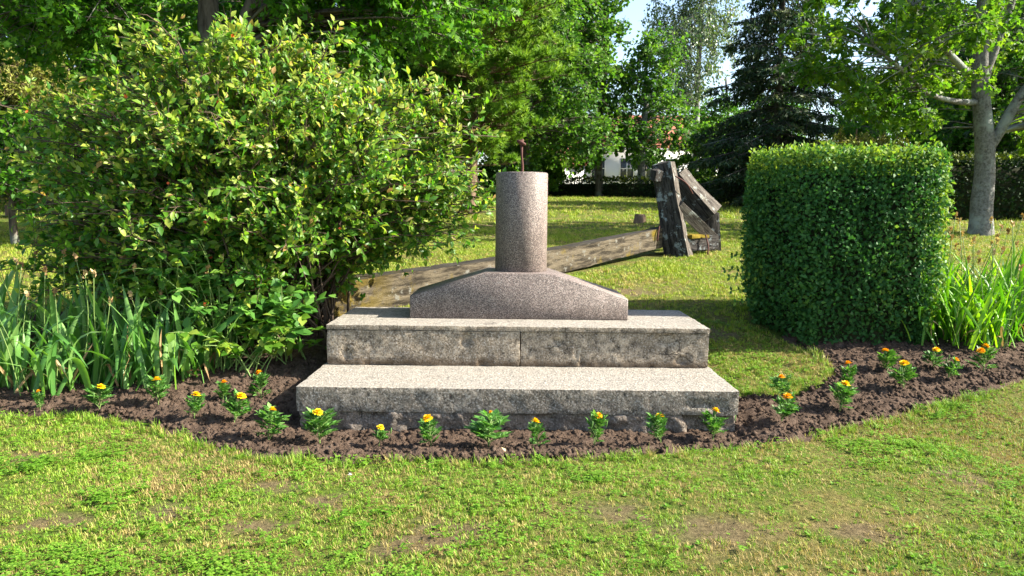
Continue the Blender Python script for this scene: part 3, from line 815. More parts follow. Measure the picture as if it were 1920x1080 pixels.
for k, e in enumerate(ends):
    targets += [np.array(e), np.array(e) + rng.normal(size=3) * .12 - np.array([.05, 0, 0])]
for k in range(85):                     # low skirt down to the soil, fuller towards the left
    x_ = rng.uniform(-4.25, -1.95)
    targets.append(np.array([x_, rng.uniform(5.95, 6.5) + .25 * (x_ < -3.4), rng.uniform(.45, 1.15) + .35 * (x_ < -3.6)]))
for k in range(30):
    targets.append(np.array([rng.uniform(-4.5, -3.7), rng.uniform(6.3, 7.1), rng.uniform(.7, 2.0)]))
T = np.array(targets); nT = len(T)
base = np.column_stack([bc[0] + rng.normal(size=nT) * .28, bc[1] + rng.normal(size=nT) * .22, np.full(nT, .38)])
mid = base + (T - base) * np.array([.35, .35, .85]) + np.array([0, 0, .25]) + rng.normal(size=(nT, 3)) * .12
paths = bez(base, mid, T, 14)
paths[:, 1:-1] += rng.normal(size=paths[:, 1:-1].shape) * .018
wood = Buf()
tubes(wood, paths, np.linspace(.011, .003, 14)[None] * (0.8 + .6 * rng.random((nT, 1))), 4, .5)
# side shoots
starts, sdir, slen = [], [], []
for p in paths:
    L = np.linalg.norm(p[-1] - p[0])
    for _ in range(int(5 + L * 5.5)):
        i = rng.integers(4, 13)
        tdir = norm(p[i + 1 if i < 13 else i] - p[i - 1])
        d = norm(tdir * .55 + rng.normal(size=3) * .7 + np.array([0, -.12, .22]))
        starts.append(p[i]); sdir.append(d); slen.append(rng.uniform(.12, .34))
starts = np.array(starts); sdir = np.array(sdir); slen = np.array(slen)
sp = bez(starts, starts + sdir * (slen * .5)[:, None], starts + sdir * slen[:, None] + np.array([0, 0, -.02]), 6)
sel = sp[:, -1, 2] > .30
sp = sp[sel]
tubes(wood, sp, np.linspace(.0035, .0015, 6)[None] * np.ones((len(sp), 1)), 3, .5, cap=False)
LP, LD, LN = [], [], []
tipsall = np.concatenate([sp, paths[:, [7, 8, 9, 10, 11, 13][:6]][:, :6]], 0)
for p in tipsall:
    d = norm(p[-1] - p[0])
    nl = rng.integers(8, 14)
    tt = np.sort(rng.random(nl)) ** .8
    pos = p[0] + (p[-1] - p[0]) * tt[:, None]
    az = rng.uniform(0, 6.28, nl)
    u = norm(np.cross(d, [0.1, .2, 1.0])); w_ = np.cross(d, u)
    rdl = np.cos(az)[:, None] * u + np.sin(az)[:, None] * w_
    ld = norm(d * .75 + rdl * .75 + np.array([0, 0, .12]))
    LP.append(pos); LD.append(ld); LN.append(norm(np.array([.60, -.42, .58]) + rng.normal(size=(nl, 3)) * .45 - rdl * .1 + d * .2))
LP = np.concatenate(LP); LD = np.concatenate(LD); LN = np.concatenate(LN)
n = len(LP)
size = .064 * (.42 + .95 * rng.random(n) ** 1.2)
var = np.clip(rng.random(n) * .82 + .11 * (LP[:, 2] - 1.25), 0, .80)
var = np.where((rng.random(n) < .034 * np.clip(LP[:, 2] - 1.1, .1, 1.6)), .905, var)     # bronze young tips
var = np.where(rng.random(n) < .012, 1.0, var)
# the 300 leaves that show largest: nearest the camera on the visible side
dist = np.linalg.norm(LP - np.array([0, 0, 1.5]), axis=1)
score = size / dist + rng.random(n) * .0012
order = np.argsort(-score); single = order[:300]; rest = order[300:]
b = Buf()
place(b, LEAF8, LP[rest], LD[rest], LN[rest], size[rest], var[rest], .95)
link('foliage', b.mesh('foliage', M['bush'], False, bc), bush, 'stuff')
link('branches', wood.mesh('branches', M['twig'], True, bc), bush, 'stuff')
lb = Buf(); place(lb, LEAF8, np.zeros((1, 3)), np.array([[0, 1., 0]]), np.array([[0, 0, 1.]]), 1.0, .5, .95)
leaf_me = lb.mesh('bush_leaf', M['bush_single'])
def leaf_copy(me, name, parent, P, D, N, S):
    D = norm(D); X = norm(np.cross(D, N)); Z = np.cross(X, D)
    o = bpy.data.objects.new(name, me); COL.objects.link(o); o.parent = parent
    pl = parent.location
    m = Matrix([[X[r_] * S, D[r_] * S, Z[r_] * S, P[r_] - pl[r_]] for r_ in range(3)] + [[0, 0, 0, 1]])
    o.matrix_basis = m
    return o
for i in single: leaf_copy(leaf_me, 'leaf', bush, LP[i], LD[i], LN[i], float(size[i]))
# orange blooms
fb = Buf()
for k in range(5):
    a_ = k * 2 * math.pi / 5
    place(fb, LEAF4, np.zeros((1, 3)), np.array([[math.cos(a_), math.sin(a_), .45]]), np.array([[-math.cos(a_) * .4, -math.sin(a_) * .4, 1]]), 1.0, .5, 1.9)
bloom_me = fb.mesh('bloom', M['quince'])
front = np.where((LP[:, 1] < 6.6) | (LP[:, 2] > 2.2))[0]
for i in rng.choice(front, 46, replace=False):
    leaf_copy(bloom_me, 'bloom', bush, LP[i] + np.array([0, -.02, .01]), np.array([.3, 0, .3]) + rng.normal(size=3) * .3, np.array([.2, -1, .5]) + rng.normal(size=3) * .3, .013 + .009 * rng.random())

# low leafy skirt of the bush and broad-leaved cane beside the steps
def leafy_plant(name, label, cat, c, n_shoot, spread, height, lsize, mat_single, per=7, lean=(0, -.2)):
    root = thing(name, label, cat, c)
    wb = Buf(); ps = []
    c = np.array(c, float)
    for k in range(n_shoot):
        e = c + np.array([rng.normal() * spread[0] + lean[0], rng.normal() * spread[1] + lean[1], height * rng.uniform(.3, 1.0)])
        ps.append(bez(c[None] + rng.normal(size=(1, 3)) * np.array([.12, .08, 0]), ((c + e) / 2 + np.array([0, 0, height * .45]))[None], e[None], 9)[0])
    ps = np.array(ps)
    tubes(wb, ps, np.linspace(.006, .002, 9)[None] * np.ones((n_shoot, 1)), 5, .5)
    link('canes', wb.mesh('canes', M['stalk'], True, c), root, 'stuff')
    lb = Buf(); place(lb, LEAF8, np.zeros((1, 3)), np.array([[0, 1., 0]]), np.array([[0, 0, 1.]]), 1.0, .5, 1.35)
    me = lb.mesh(name + '_leaf', mat_single)
    for p in ps:
        for k in range(per):
            t = rng.uniform(.35, 1.0); i = min(7, int(t * 8)); pos = p[i] + (p[i + 1] - p[i]) * rng.random()
            d = np.array([rng.normal() * .8, rng.normal() * .6 - .3, rng.normal() * .3 - .15])
            leaf_copy(me, 'leaf', root, pos, d, np.array([.1, -.25, 1]) + rng.normal(size=3) * .35, float(lsize * rng.uniform(.6, 1.2)))
    return root
leafy_plant('raspberry_cane', 'broad bright leaves of a cane drooping beside the upper step', 'plant', (-1.92, 6.2, .25), 18, (.16, .14), .72, .125, M['broad'], 10, (.05, -.12))
leafy_plant('leafy_seedling', 'low leafy shrub hugging the soil at the foot of the bush', 'shrub', (-2.12, 5.95, .17), 18, (.28, .20), .50, .085, M['bush_single'], 16, (.0, -.15))

leafy_plant('raspberry_cane', 'broad bright leaves of a cane standing against the dark middle of the bush front', 'plant', (-2.35, 5.98, .22), 18, (.28, .14), 1.15, .10, M['broad'], 9, (.02, -.10))
leafy_plant('raspberry_cane', 'broad leaved cane between the iris blades and the bush', 'plant', (-2.75, 6.1, .25), 14, (.26, .14), 1.05, .085, M['bush_single'], 9, (.02, -.10))
# ------------------------------------------------------------------ blades
def blade_mesh(name, L, w0, lean, bend, kink, mat, n=8, seed=0):
    r = np.random.default_rng(seed)
    V, F = [], []
    p = np.zeros(3); th = lean
    ts = np.linspace(0, 1, n + 1)
    for i, t in enumerate(ts):
        if i:
            th_i = lean + bend * t * t + (kink if t > .58 else 0)
            d = np.array([math.sin(th_i), 0, math.cos(th_i)])
            p = p + d * L / n
        else: d = np.array([math.sin(lean), 0, math.cos(lean)])
        w = w0 * (0.75 + .5 * t) * (1 - t ** 3.2) * .9 + .0006
        nrm = np.array([d[2], 0, -d[0]])
        tw = .25 * math.sin(3 * t + seed)
        sx = np.array([0, 1, 0]) * math.cos(tw) + nrm * math.sin(tw)
        V += [p - sx * w / 2 + nrm * w * .12, p - nrm * w * .05, p + sx * w / 2 + nrm * w * .12]
    for i in range(n):
        a = i * 3
        F += [(a, a + 1, a + 4, a + 3), (a + 1, a + 2, a + 5, a + 4)]
    return raw_mesh(name, V, [F], mat, None, True)

def stalk_mesh(name, L, seed, mat):
    b = Buf(); r = np.random.default_rng(seed)
    p = spline([(0, 0, 0), (.02 * r.normal(), .02 * r.normal(), L * .5), (.06 * r.normal(), .05 * r.normal(), L)], 7)
    tubes(b, [p], [np.linspace(.006, .003, 7)], 5)
    return b.mesh(name, mat, True), p[-1], p[-2]
def seedhead_mesh(name, mat, seed, s=.05):
    b = Buf(); r = np.random.default_rng(seed)
    for z, k in ((0, 4), (-.5, 3), (-1.1, 2)):
        for i in range(k):
            a_ = r.uniform(0, 6.28)
            place(b, LEAF4, np.array([[0, 0, z * s]]), np.array([[math.cos(a_) * .55, math.sin(a_) * .55, 1 + r.normal() * .3]]), np.array([[math.cos(a_), math.sin(a_), .2]]), s * r.uniform(.7, 1.2), r.random(), 1.3)
    return b.mesh(name, mat)

def blade_bank(pre, mat, L, w, seed0, bend=1.0):
    bank = []
    for k in range(12):
        kink = 0 if k < 7 else rad(70 + 10 * (k % 4))
        bank.append(blade_mesh(pre, L * (.75 + .045 * (k % 8)), w * (.8 + .06 * (k % 6)), rad(3 + 2.4 * (k % 7)), rad(8 + 15 * (k % 5)) * bend, kink, mat, 7, seed0 + k))
    return bank
def clump(name, label, cat, group, c, n_blade, spread, bank, heads, n_head, fan, scale=1.0, flop=.2, hl=.75):
    root = thing(name, label, cat, c, group)
    for k in range(n_blade):
        bm = bank[int(rng.integers(0, 7))] if rng.random() > flop else bank[int(rng.integers(7, 12))]
        o = bpy.data.objects.new('leaf', bm); COL.objects.link(o); o.parent = root
        o.location = (rng.normal() * spread, rng.normal() * spread, -.02)
        s = scale * rng.uniform(.62, 1.12)
        o.rotation_euler = (rng.normal() * .16 + fan[1], rng.normal() * .22 + fan[0], rng.uniform(0, 6.28))
        o.scale = (s, s, s)
    for k in range(4):                  # withered brown blades round the foot
        o = bpy.data.objects.new('leaf', bank_dead[int(rng.integers(3, 12))]); COL.objects.link(o); o.parent = root
        o.location = (rng.normal() * spread, -abs(rng.normal()) * spread, 0); s = rng.uniform(.5, .9)
        o.rotation_euler = (rng.normal() * .3 + .3, rng.normal() * .3, rng.uniform(0, 6.28)); o.scale = (s, s, s)
    for k in range(n_head):
        sm, tip, prv = heads[int(rng.integers(0, 3))][0]
        o = bpy.data.objects.new('flower_stalk', sm); COL.objects.link(o); o.parent = root
        o.location = (rng.normal() * spread * 1.2, rng.normal() * spread * 1.2, 0); s = hl * rng.uniform(.75, 1.1)
        o.scale = (s, s, s); o.rotation_euler = (rng.normal() * .12, rng.normal() * .15, rng.uniform(0, 6.28))
        h = bpy.data.objects.new('seed_head', heads[int(rng.integers(0, 3))][1]); COL.objects.link(h); h.parent = o
        h.location = tuple(tip); h.scale = (1 / s,) * 3
    return root
bank_l = blade_bank('iris_leaf', M['iris'], .78, .062, 100, 1.2)
bank_dead = blade_bank('iris_leaf', M['seed'], .60, .030, 150, 2.2)
bank_r = blade_bank('daylily_leaf', M['iris_r'], .80, .040, 200, 1.6)
heads = [(stalk_mesh('flower_stalk', 1.0, 50 + k, M['stalk']), seedhead_mesh('seed_head', M['seed'], 60 + k, .036)) for k in range(3)]
li = [(-4.55, 5.75), (-4.1, 5.55), (-4.2, 6.1), (-3.75, 5.62), (-3.85, 6.2), (-3.35, 5.62), (-3.45, 6.05), (-3.0, 5.68), (-3.1, 6.1), (-2.68, 5.72), (-4.5, 6.4), (-3.5, 6.4), (-2.45, 5.95)]
for k, (x, y) in enumerate(li):
    clump('iris_clump', 'clump of broad bluish green iris blades with withered brown flower heads, left of the bush', 'iris', 'iris clumps left of the bush',
          (x, y, float(soil_z(x, y)[0])), 34, .11, bank_l, heads, 3, (.0, .10), .98, .24, .86)
ri = [(3.92, 7.0), (3.98, 6.72), (4.25, 6.75), (4.55, 6.9), (4.1, 7.15), (4.5, 7.3), (4.95, 7.1), (4.9, 7.5), (4.2, 7.6), (5.3, 7.3)]
for k, (x, y) in enumerate(ri):
    clump('daylily_clump', 'clump of narrow yellow green blades with tan seed stalks, right of the clipped hedge', 'daylily', 'daylily clumps right of the clipped hedge',
          (x, y, float(soil_z(x, y)[0])), 62, .15, bank_r, heads, 5, (.0, .12), 1.0, .16, .92)

# ------------------------------------------------------------------ marigolds
def marigold_parts(seed):
    r = np.random.default_rng(seed)
    st = Buf(); fo = Buf()
    main = spline([(0, 0, -.02), (.01 * r.normal(), .01 * r.normal(), .07), (.012 * r.normal(), .012 * r.normal(), .17)], 6)
    tubes(st, [main], [np.linspace(.0045, .003, 6)], 5)
    for k in range(24):
        h = r.uniform(.01, .15); a_ = r.uniform(0, 6.28); L = r.uniform(.07, .115) * (1.1 - h * 1.6)
        o0 = np.array([0, 0, h]); d = np.array([math.cos(a_), math.sin(a_), r.uniform(.45, 1.7)]); d /= np.linalg.norm(d)
        p = bez(o0[None], (o0 + d * L * .6)[None], (o0 + d * L + np.array([0, 0, -.02]))[None], 8)
        tubes(st, p, np.linspace(.0022, .001, 8)[None], 3, .5, cap=False)
        p = p[0]; side = norm(np.cross(d, [0, 0, 1.]))
        for i in range(2, 8):
            for sg in (-1, 1):
                place(fo, LEAF4, p[i:i + 1], (side * sg + d * .75)[None] + r.normal(size=(1, 3)) * .12, np.array([[0, 0, 1.]]) + r.normal(size=(1, 3)) * .25, L * .48 * r.uniform(.8, 1.1), r.random(), .72)
        place(fo, LEAF4, p[-1:], d[None], np.array([[0, 0, 1.]]), L * .5, r.random(), .95)
    return st.mesh('stem', M['stalk'], True), fo.mesh('foliage', M['marigold'])
def flower_mesh(seed, mat):
    r = np.random.default_rng(seed); b = Buf()
    for ringk, (nn, el, L) in enumerate(((13, .12, 1.0), (12, .5, .85), (9, .95, .66), (6, 1.3, .45))):
        for i in range(nn):
            a_ = i * 2 * math.pi / nn + ringk * .4 + r.normal() * .1
            d = np.array([math.cos(a_) * math.cos(el), math.sin(a_) * math.cos(el), math.sin(el) * 1.05])
            place(b, LEAF4, np.array([[0, 0, .1 * ringk]]), d[None], np.array([[-math.cos(a_) * math.sin(el), -math.sin(a_) * math.sin(el), math.cos(el) + .2]]) + r.normal(size=(1, 3)) * .18, L * r.uniform(.85, 1.1), .25 + .75 * r.random() * (1 - .18 * ringk), 1.5)
    return b.mesh('flower', mat)
def cal_mesh():
    b = Buf(); tubes(b, [[(0, 0, -.9), (0, 0, -.55), (0, 0, -.1), (0, 0, .12)]], [[.12, .28, .38, .3]], 8); return b.mesh('calyx', M['calyx'], True)
mvar = [marigold_parts(300 + k) for k in range(6)]
fvar = [flower_mesh(400 + k, M['petal'] if k % 3 else M['petal_o']) for k in range(6)]
calm = cal_mesh()
bb = Buf(); tubes(bb, [[(0, 0, -.03), (0, 0, -.01), (0, 0, .004), (0, 0, .012)]], [[.002, .005, .005, .002]], 6); budm = bb.mesh('bud', M['calyx'], True)
mar = [  # x, y, height, flower size, orange?, second flower, label
    (-3.33, 5.24, .12, .018, 1, 0, 'marigold half hidden under the iris blades, only a rusty bud showing, leftmost of the row'),
    (-2.91, 5.23, .15, .032, 0, 0, 'marigold with one yellow bloom right against the front iris blades'),
    (-2.53, 5.32, .17, .034, 0, 0, 'marigold with a yellow bloom at the right end of the iris leaves'),
    (-2.17, 5.08, .16, .032, 0, 0, 'marigold with yellow bloom on open soil, first to the right of the iris'),
    (-2.11, 5.43, .13, .026, 1, 0, 'small marigold with orange bloom set back in the shade below the bush'),
    (-1.88, 5.04, .17, .034, 0, 0, 'marigold with yellow bloom leaning right, in front of the small orange shaded one'),
    (-1.84, 5.48, .18, .030, 1, 0, 'bushy marigold with orange bloom in dark shade under the bush beside the lower step'),
    (-1.55, 4.75, .19, .030, 0, 0, 'marigold with yellow bloom just left of the lower step, near the lawn edge'),
    (-1.23, 4.76, .19, .034, 0, 0, 'wide marigold with yellow bloom and two buds in front of the left step corner'),
    (-.84, 4.72, .10, .024, 0, 0, 'smallest marigold with a tiny yellow bloom low before the step footing'),
    (-.50, 4.68, .18, .036, 0, 0, 'marigold with large clear yellow bloom before the left half of the step'),
    (-.13, 4.71, .22, .014, 1, 0, 'tallest leafy marigold with just one small orange bud, left of the step middle'),
    (.18, 4.70, .16, .032, 0, 0, 'marigold with yellow bloom in front of the middle of the step, directly below the column'),
    (.53, 4.71, .19, .030, 1, 0, 'narrow marigold with orange centred bloom before the right half of the step'),
    (.97, 4.76, .17, .034, 0, 0, 'spreading marigold with yellow bloom, second plant from the right step corner'),
    (1.34, 4.89, .18, .032, 0, 0, 'marigold with yellow bloom touching the chipped right step corner'),
    (2.06, 5.60, .14, .028, 1, 0, 'marigold with orange bloom at the near tip of the small grass tongue'),
    (1.87, 5.13, .18, .034, 1, 0, 'marigold with orange yellow bloom on bare soil right of the step end'),
    (2.61, 5.75, .18, .030, 1, 0, 'marigold with orange bloom at the outer corner of the grass tongue'),
    (2.38, 5.37, .19, .034, 0, 0, 'marigold with yellow orange bloom near the lawn edge, midway between step and hedge'),
    (3.06, 6.05, .16, .032, 1, 0, 'marigold with orange bloom close under the clipped hedge'),
    (3.02, 5.71, .19, .036, 0, 0, 'marigold with yellow orange bloom standing before the one under the clipped hedge'),
    (3.46, 6.11, .15, .032, 0, 0, 'marigold with golden bloom at the right foot of the clipped hedge'),
    (3.47, 5.91, .15, .030, 1, 0, 'low marigold with orange bloom in front of the hedge foot, nearest the lawn there'),
    (3.85, 6.07, .19, .032, 1, 1, 'largest marigold with two orange blooms, beside the daylily leaves'),
    (4.30, 6.15, .11, .0, 0, 0, 'leafy marigold without bloom below the daylilies, rightmost of the row')]
for k, (x, y, h, fs_, orange, second, lab) in enumerate(mar):
    z0 = float(soil_z(x, y)[0])
    root = thing('marigold', lab, 'marigold', (x, y, z0), 'marigolds planted along the bed', float(rng.uniform(0, 6.28)))
    root.rotation_euler = (rng.normal() * .10, rng.normal() * .10, root.rotation_euler[2])
    sm, fm = mvar[k % 6]
    s = h / .19
    wd = rng.uniform(.82, 1.3)
    for nm, me in (('stem', sm), ('foliage', fm)):
        o = bpy.data.objects.new(nm, me); COL.objects.link(o); o.parent = root; o.scale = (s * .95 * wd, s * .95 * wd, s * rng.uniform(.95, 1.1))
        if nm == 'foliage': o['kind'] = 'stuff'
    if fs_ > 0:
        for q_ in range(1 + second):
            o = bpy.data.objects.new('flower', fvar[(k % 2) * 3 if orange else 1 + (k % 2) + 3 * ((k // 2) % 2)]); COL.objects.link(o); o.parent = root
            o.location = (.0 + .10 * q_, -.01, h * (1.06 - .12 * q_)); o.scale = (fs_ * 1.12, fs_ * 1.12, fs_ * 1.12)
            o.rotation_euler = (rng.uniform(-.15, .5), rng.uniform(-.3, .3), rng.uniform(0, 6.28))
            c = bpy.data.objects.new('calyx', calm); COL.objects.link(c); c.parent = o
    for q_ in range(1 + k % 2):
        o = bpy.data.objects.new('bud', budm); COL.objects.link(o); o.parent = root
        o.location = (rng.normal() * .05, rng.normal() * .05, h * rng.uniform(.8, .98))

# ------------------------------------------------------------------ trees
def tree(name, label, base, H, r0, ells, ncl, crad, lsize, tmpl, mleaf, mbark, twigs=8, lpt=12, group=None, limbs=(), trunk_pts=None, forks=(), droop=-.25, cat='tree', start=.3, up=.8, shell=.45, flare=1.5, width=1.0, avoid=None):
    base = np.array(base, float)
    root = thing(name, label, cat, tuple(base), group)
    if trunk_pts is None:
        trunk_pts = [base + np.array([0, 0, -.3]), base + np.array([.05 * rng.normal(), .05 * rng.normal(), H * .3]), base + np.array([.12 * rng.normal(), .12 * rng.normal(), H * .6]), base + np.array([.2 * rng.normal(), .2 * rng.normal(), H * .95])]
    tp = spline(trunk_pts, 22)
    hgt = (tp[:, 2] - base[2]) / H
    tr = r0 * np.clip(1 - .75 * np.clip(hgt, 0, 1), .12, 1) * (1 + (flare - 1) * np.exp(-np.clip(hgt, 0, 1) * H / .22))
    b = Buf(); tubes(b, [tp], [tr], 14)
    Vt = b.V[0]; cen = np.repeat(tp, 14, 0); on = norm(Vt - cen)
    b.V[0] = Vt + on * ((fbm(Vt * np.array([1, 1, .4]), 6, 3, 77) - .5) * r0 * .35)[:, None]
    link('trunk', b.mesh('trunk', mbark, True, base), root)
    nodes = [tp]
    for lp, lr0, lr1 in limbs:
        p = spline(lp, 16); b = Buf(); tubes(b, [p], [np.linspace(lr0, lr1, 16)], 9)
        Vt = b.V[0]; b.V[0] = Vt + norm(Vt - np.repeat(p, 9, 0)) * ((fbm(Vt, 8, 3, 78) - .5) * lr0 * .4)[:, None]
        link('limb', b.mesh('limb', mbark, True, base), root); nodes.append(p)
    allp = np.concatenate(nodes)
    vol = np.array([e[1][0] * e[1][1] * e[1][2] for e in ells]) ** .75; vol = vol / vol.sum()
    ch = rng.choice(len(ells), ncl, p=vol)
    C = np.array([ells[i][0] for i in ch], float); Rr = np.array([ells[i][1] for i in ch], float)
    u = norm(rng.normal(size=(ncl, 3))); cc = C + u * Rr * (rng.random(ncl) ** shell)[:, None]
    if avoid:
        x0, x1, z1, ym = avoid
        bad = (cc[:, 0] > x0) & (cc[:, 0] < x1) & (cc[:, 1] < ym) & (cc[:, 2] < z1)
        cc[bad, 1] = ym + rng.random(bad.sum()) * 1.2
    # branches: each leaf cluster hangs from the nearest lower bit of trunk or limb
    B0 = []
    for c in cc:
        d = np.linalg.norm(allp - c, axis=1) + 2.0 * np.maximum(0, allp[:, 2] - c[2] + .1 * np.linalg.norm((allp - c)[:, :2], axis=1)) + np.where(allp[:, 2] < base[2] + start * H * .8, 3, 0)
        B0.append(allp[np.argmin(d)])
    B0 = np.array(B0); L = np.linalg.norm(cc - B0, axis=1)
    bp = bez(B0, (B0 + cc) / 2 + np.column_stack([0 * L, 0 * L, .16 * L]) + rng.normal(size=cc.shape) * (.07 * L)[:, None], cc, 8)
    b = Buf(); tubes(b, bp, np.linspace(1, .25, 8)[None] * np.clip(.012 * L, .01, .07)[:, None], 5, cap=False)
    # twigs
    cax = np.array([base[0], base[1], 0])
    outd = norm(cc - np.array([base[0], base[1], base[2] + H * .5]))
    td = norm(rng.normal(size=(ncl, twigs, 3)) + outd[:, None] * .55 + np.array([0, 0, droop]))
    tl = crad * rng.uniform(.5, 1.25, (ncl, twigs))
    t0 = np.repeat(cc[:, None], twigs, 1); t1 = t0 + td * tl[..., None]
    tw = bez(t0.reshape(-1, 3), (t0 + (t1 - t0) * .5).reshape(-1, 3) + np.array([0, 0, .08]) * crad, t1.reshape(-1, 3), 4)
    tubes(b, tw, np.tile(np.linspace(.008, .004, 4), (len(tw), 1)) * max(1, lsize / .1), 3, cap=False)
    link('branches', b.mesh('branches', mbark, True, base), root, 'stuff')
    n = ncl * twigs * lpt
    tt = rng.random((ncl, twigs, lpt, 1)) ** .8
    pos = t0[:, :, None] + (t1 - t0)[:, :, None] * tt + rng.normal(size=(ncl, twigs, lpt, 3)) * crad * .10
    ld = norm(td[:, :, None] * .5 + rng.normal(size=(ncl, twigs, lpt, 3)) * .8 + np.array([0, 0, droop]))
    ln = norm(np.array([0, 0, up]) + rng.normal(size=(ncl, twigs, lpt, 3)) * .55)
    var = np.clip(np.repeat(rng.random((ncl, 1, 1)), twigs * lpt, 1).reshape(ncl, twigs, lpt) * .45 + rng.random((ncl, twigs, lpt)) * .6, 0, 1)
    lb = Buf(); place(lb, tmpl, pos.reshape(-1, 3), ld.reshape(-1, 3), ln.reshape(-1, 3), lsize * rng.uniform(.65, 1.25, n), var.ravel(), width)
    link('crown', lb.mesh('crown', mleaf, False, base), root, 'stuff')
    return root
G = lambda y: float(gz(y))

# the grey maple at the right
mb = np.array([9.117, 14.8, G(14.8)])
tree('maple_tree', 'grey barked maple with spreading limbs standing alone on the lawn at the right', mb, 8.0, .205,
     [((6.6, 13.6, 4.6), (1.9, 1.7, 1.0)), ((8.0, 14.0, 5.8), (2.2, 2.2, 1.4)), ((10.2, 14.6, 4.6), (2.0, 2.0, 1.4)), ((7.2, 13.8, 3.5), (1.5, 1.3, .55)), ((8.9, 14.8, 6.9), (1.5, 1.5, 1.0)), ((5.5, 13.2, 4.1), (.8, 1.0, .8)), ((11, 15, 3.3), (1.2, 1.2, .6))],
     270, .42, .092, MAPLE, M['maple'], M['bark'], 7, 14,
     limbs=[([(8.80, 14.8, 4.10), (8.3, 14.5, 4.32), (7.83, 14.2, 4.56), (7.35, 13.9, 4.85), (6.8, 13.6, 5.25)], .075, .035),
            ([(8.85, 14.8, 3.66), (8.2, 14.4, 3.62), (7.49, 14.0, 3.70), (6.9, 13.6, 3.95), (6.11, 13.2, 4.33)], .065, .02),
            ([(9.12, 14.8, 2.75), (9.35, 14.75, 3.2), (9.74, 14.7, 3.95), (10.4, 14.6, 4.7), (10.9, 14.5, 5.4)], .115, .05),
            ([(8.93, 14.8, 4.0), (9.05, 14.75, 4.5), (9.25, 14.7, 5.2), (9.5, 14.7, 6.2)], .10, .05)],
     flare=1.22, trunk_pts=[mb + np.array([0, 0, -.3]), mb + np.array([.0, 0, .5]), (9.10, 14.8, 2.6), (8.97, 14.8, 3.6), (8.88, 14.8, 4.3), (8.86, 14.8, 5.5), (8.9, 14.9, 7.5)], droop=-.3, shell=.5, avoid=(7.9, 9.75, 5.8, 15.3))

# old twin-stemmed maple behind the bush
ob = np.array([-4.85, 13.0, G(13.0)])
tree('twin_trunk_maple', 'old dark maple with twin trunks rising behind the big bush', ob, 10, .24,
     [((-4.8, 12.6, 6.3), (4.4, 2.4, 2.3)), ((-7.6, 12.6, 4.7), (2.2, 2.0, 1.2)), ((-2.6, 13.0, 4.9), (2.4, 2.0, 1.1)), ((-5.2, 12.0, 4.4), (1.8, 1.2, .8)), ((-1.2, 13.4, 5.6), (1.4, 1.6, 1.2)), ((-9.3, 12.2, 5.4), (1.6, 1.4, 1.1)), ((-3.6, 13.6, 3.6), (1.6, 1.2, .6))],
     520, .48, .10, MAPLE, M['maple_dark'], M['bark_dark'], 7, 12,
     limbs=[([(-4.78, 13, 1.6), (-4.72, 12.95, 2.8), (-4.62, 12.9, 3.6), (-4.5, 12.9, 4.4), (-4.15, 12.8, 5.3), (-3.7, 12.6, 6.4)], .18, .07),
            ([(-5.0, 13, 3.9), (-6.2, 12.9, 4.25), (-7.6, 12.8, 4.55), (-9.0, 12.6, 4.95)], .07, .03)],
     trunk_pts=[ob + np.array([-.1, 0, -.3]), ob + np.array([-.15, 0, .8]), (-5.02, 13, 3.0), (-5.08, 13, 4.1), (-5.15, 13.1, 5.6), (-5.2, 13.2, 8.5)], droop=-.3, start=.2, avoid=(-5.75, -3.9, 5.4, 13.5))

# park trees beyond the lawn
tree('slender_park_tree', 'dark trunked park tree with full crown, left of the two before the white house', (4.12, 36.5, G(36.5)), 12, .19,
     [((3.2, 36.5, 8.2), (2.6, 2.2, 3.0)), ((3.4, 36.6, 10.8), (2.0, 2.0, 2.5)), ((2.2, 36.2, 5.6), (1.5, 1.4, 1.3)), ((3.0, 36.0, 4.2), (1.5, 1.0, .55)), ((5.0, 36.2, 5.2), (1.3, 1.2, .9))], 230, .75, .19, LEAF2, M['linden'], M['bark_dark'], 7, 11, start=.2, width=1.5)
tree('sparse_park_tree', 'park tree with thin airy crown, right of the two before the white house', (6.05, 36.2, G(36.2)), 7.6, .2,
     [((5.9, 36.2, 6.6), (1.7, 1.5, 2.2)), ((6.6, 36.0, 8.6), (1.3, 1.2, 1.6)), ((6.0, 36, 4.9), (2.3, 1.2, 1.0)), ((7.6, 36.4, 6.0), (1.2, 1.0, 1.0))], 165, .65, .16, LEAF2, M['linden'], M['bark'], 6, 9, start=.25, width=1.5)
tree('far_birch', 'tall pale birch with hanging twigs against the sky', (11.2, 47, G(47)), 19, .22,
     [((10.6, 47, 12.5), (2.6, 2.4, 4.2)), ((11.6, 47, 16.5), (2.2, 2.2, 3.0)), ((9.6, 46.5, 9.5), (1.4, 1.4, 2.0))], 230, 1.1, .16, LEAF2, M['birch'], M['bark'], 7, 12, droop=-1.7, start=.3, width=1.2)
tree('round_shrub_tree', 'small round leafy shrub just behind the sparse park tree', (6.75, 39.5, G(39.5)), 2.5, .07, [((6.75, 39.3, 4.3), (.75, .6, .65))], 40, .3, .12, LEAF2, M['linden'], M['bark_dark'], 6, 12, width=1.5, flare=1.1, cat='shrub')
tree('young_sapling', 'young many stemmed sapling lit by sun behind the anchor crown', (9.3, 35.2, G(35.2)), 2.2, .05, [((9.4, 35.2, 3.5), (1.1, .8, .6)), ((8.7, 35.0, 3.1), (.6, .5, .4))], 34, .35, .14, LEAF2, M['maple'], M['bark'], 6, 9, width=1.4, flare=1.1,
     limbs=[([(9.3, 35.2, 2.1), (9.0, 35.1, 2.8), (8.8, 35.1, 3.3)], .035, .015), ([(9.3, 35.2, 2.1), (9.6, 35.2, 2.8), (9.9, 35.2, 3.4)], .035, .015)])

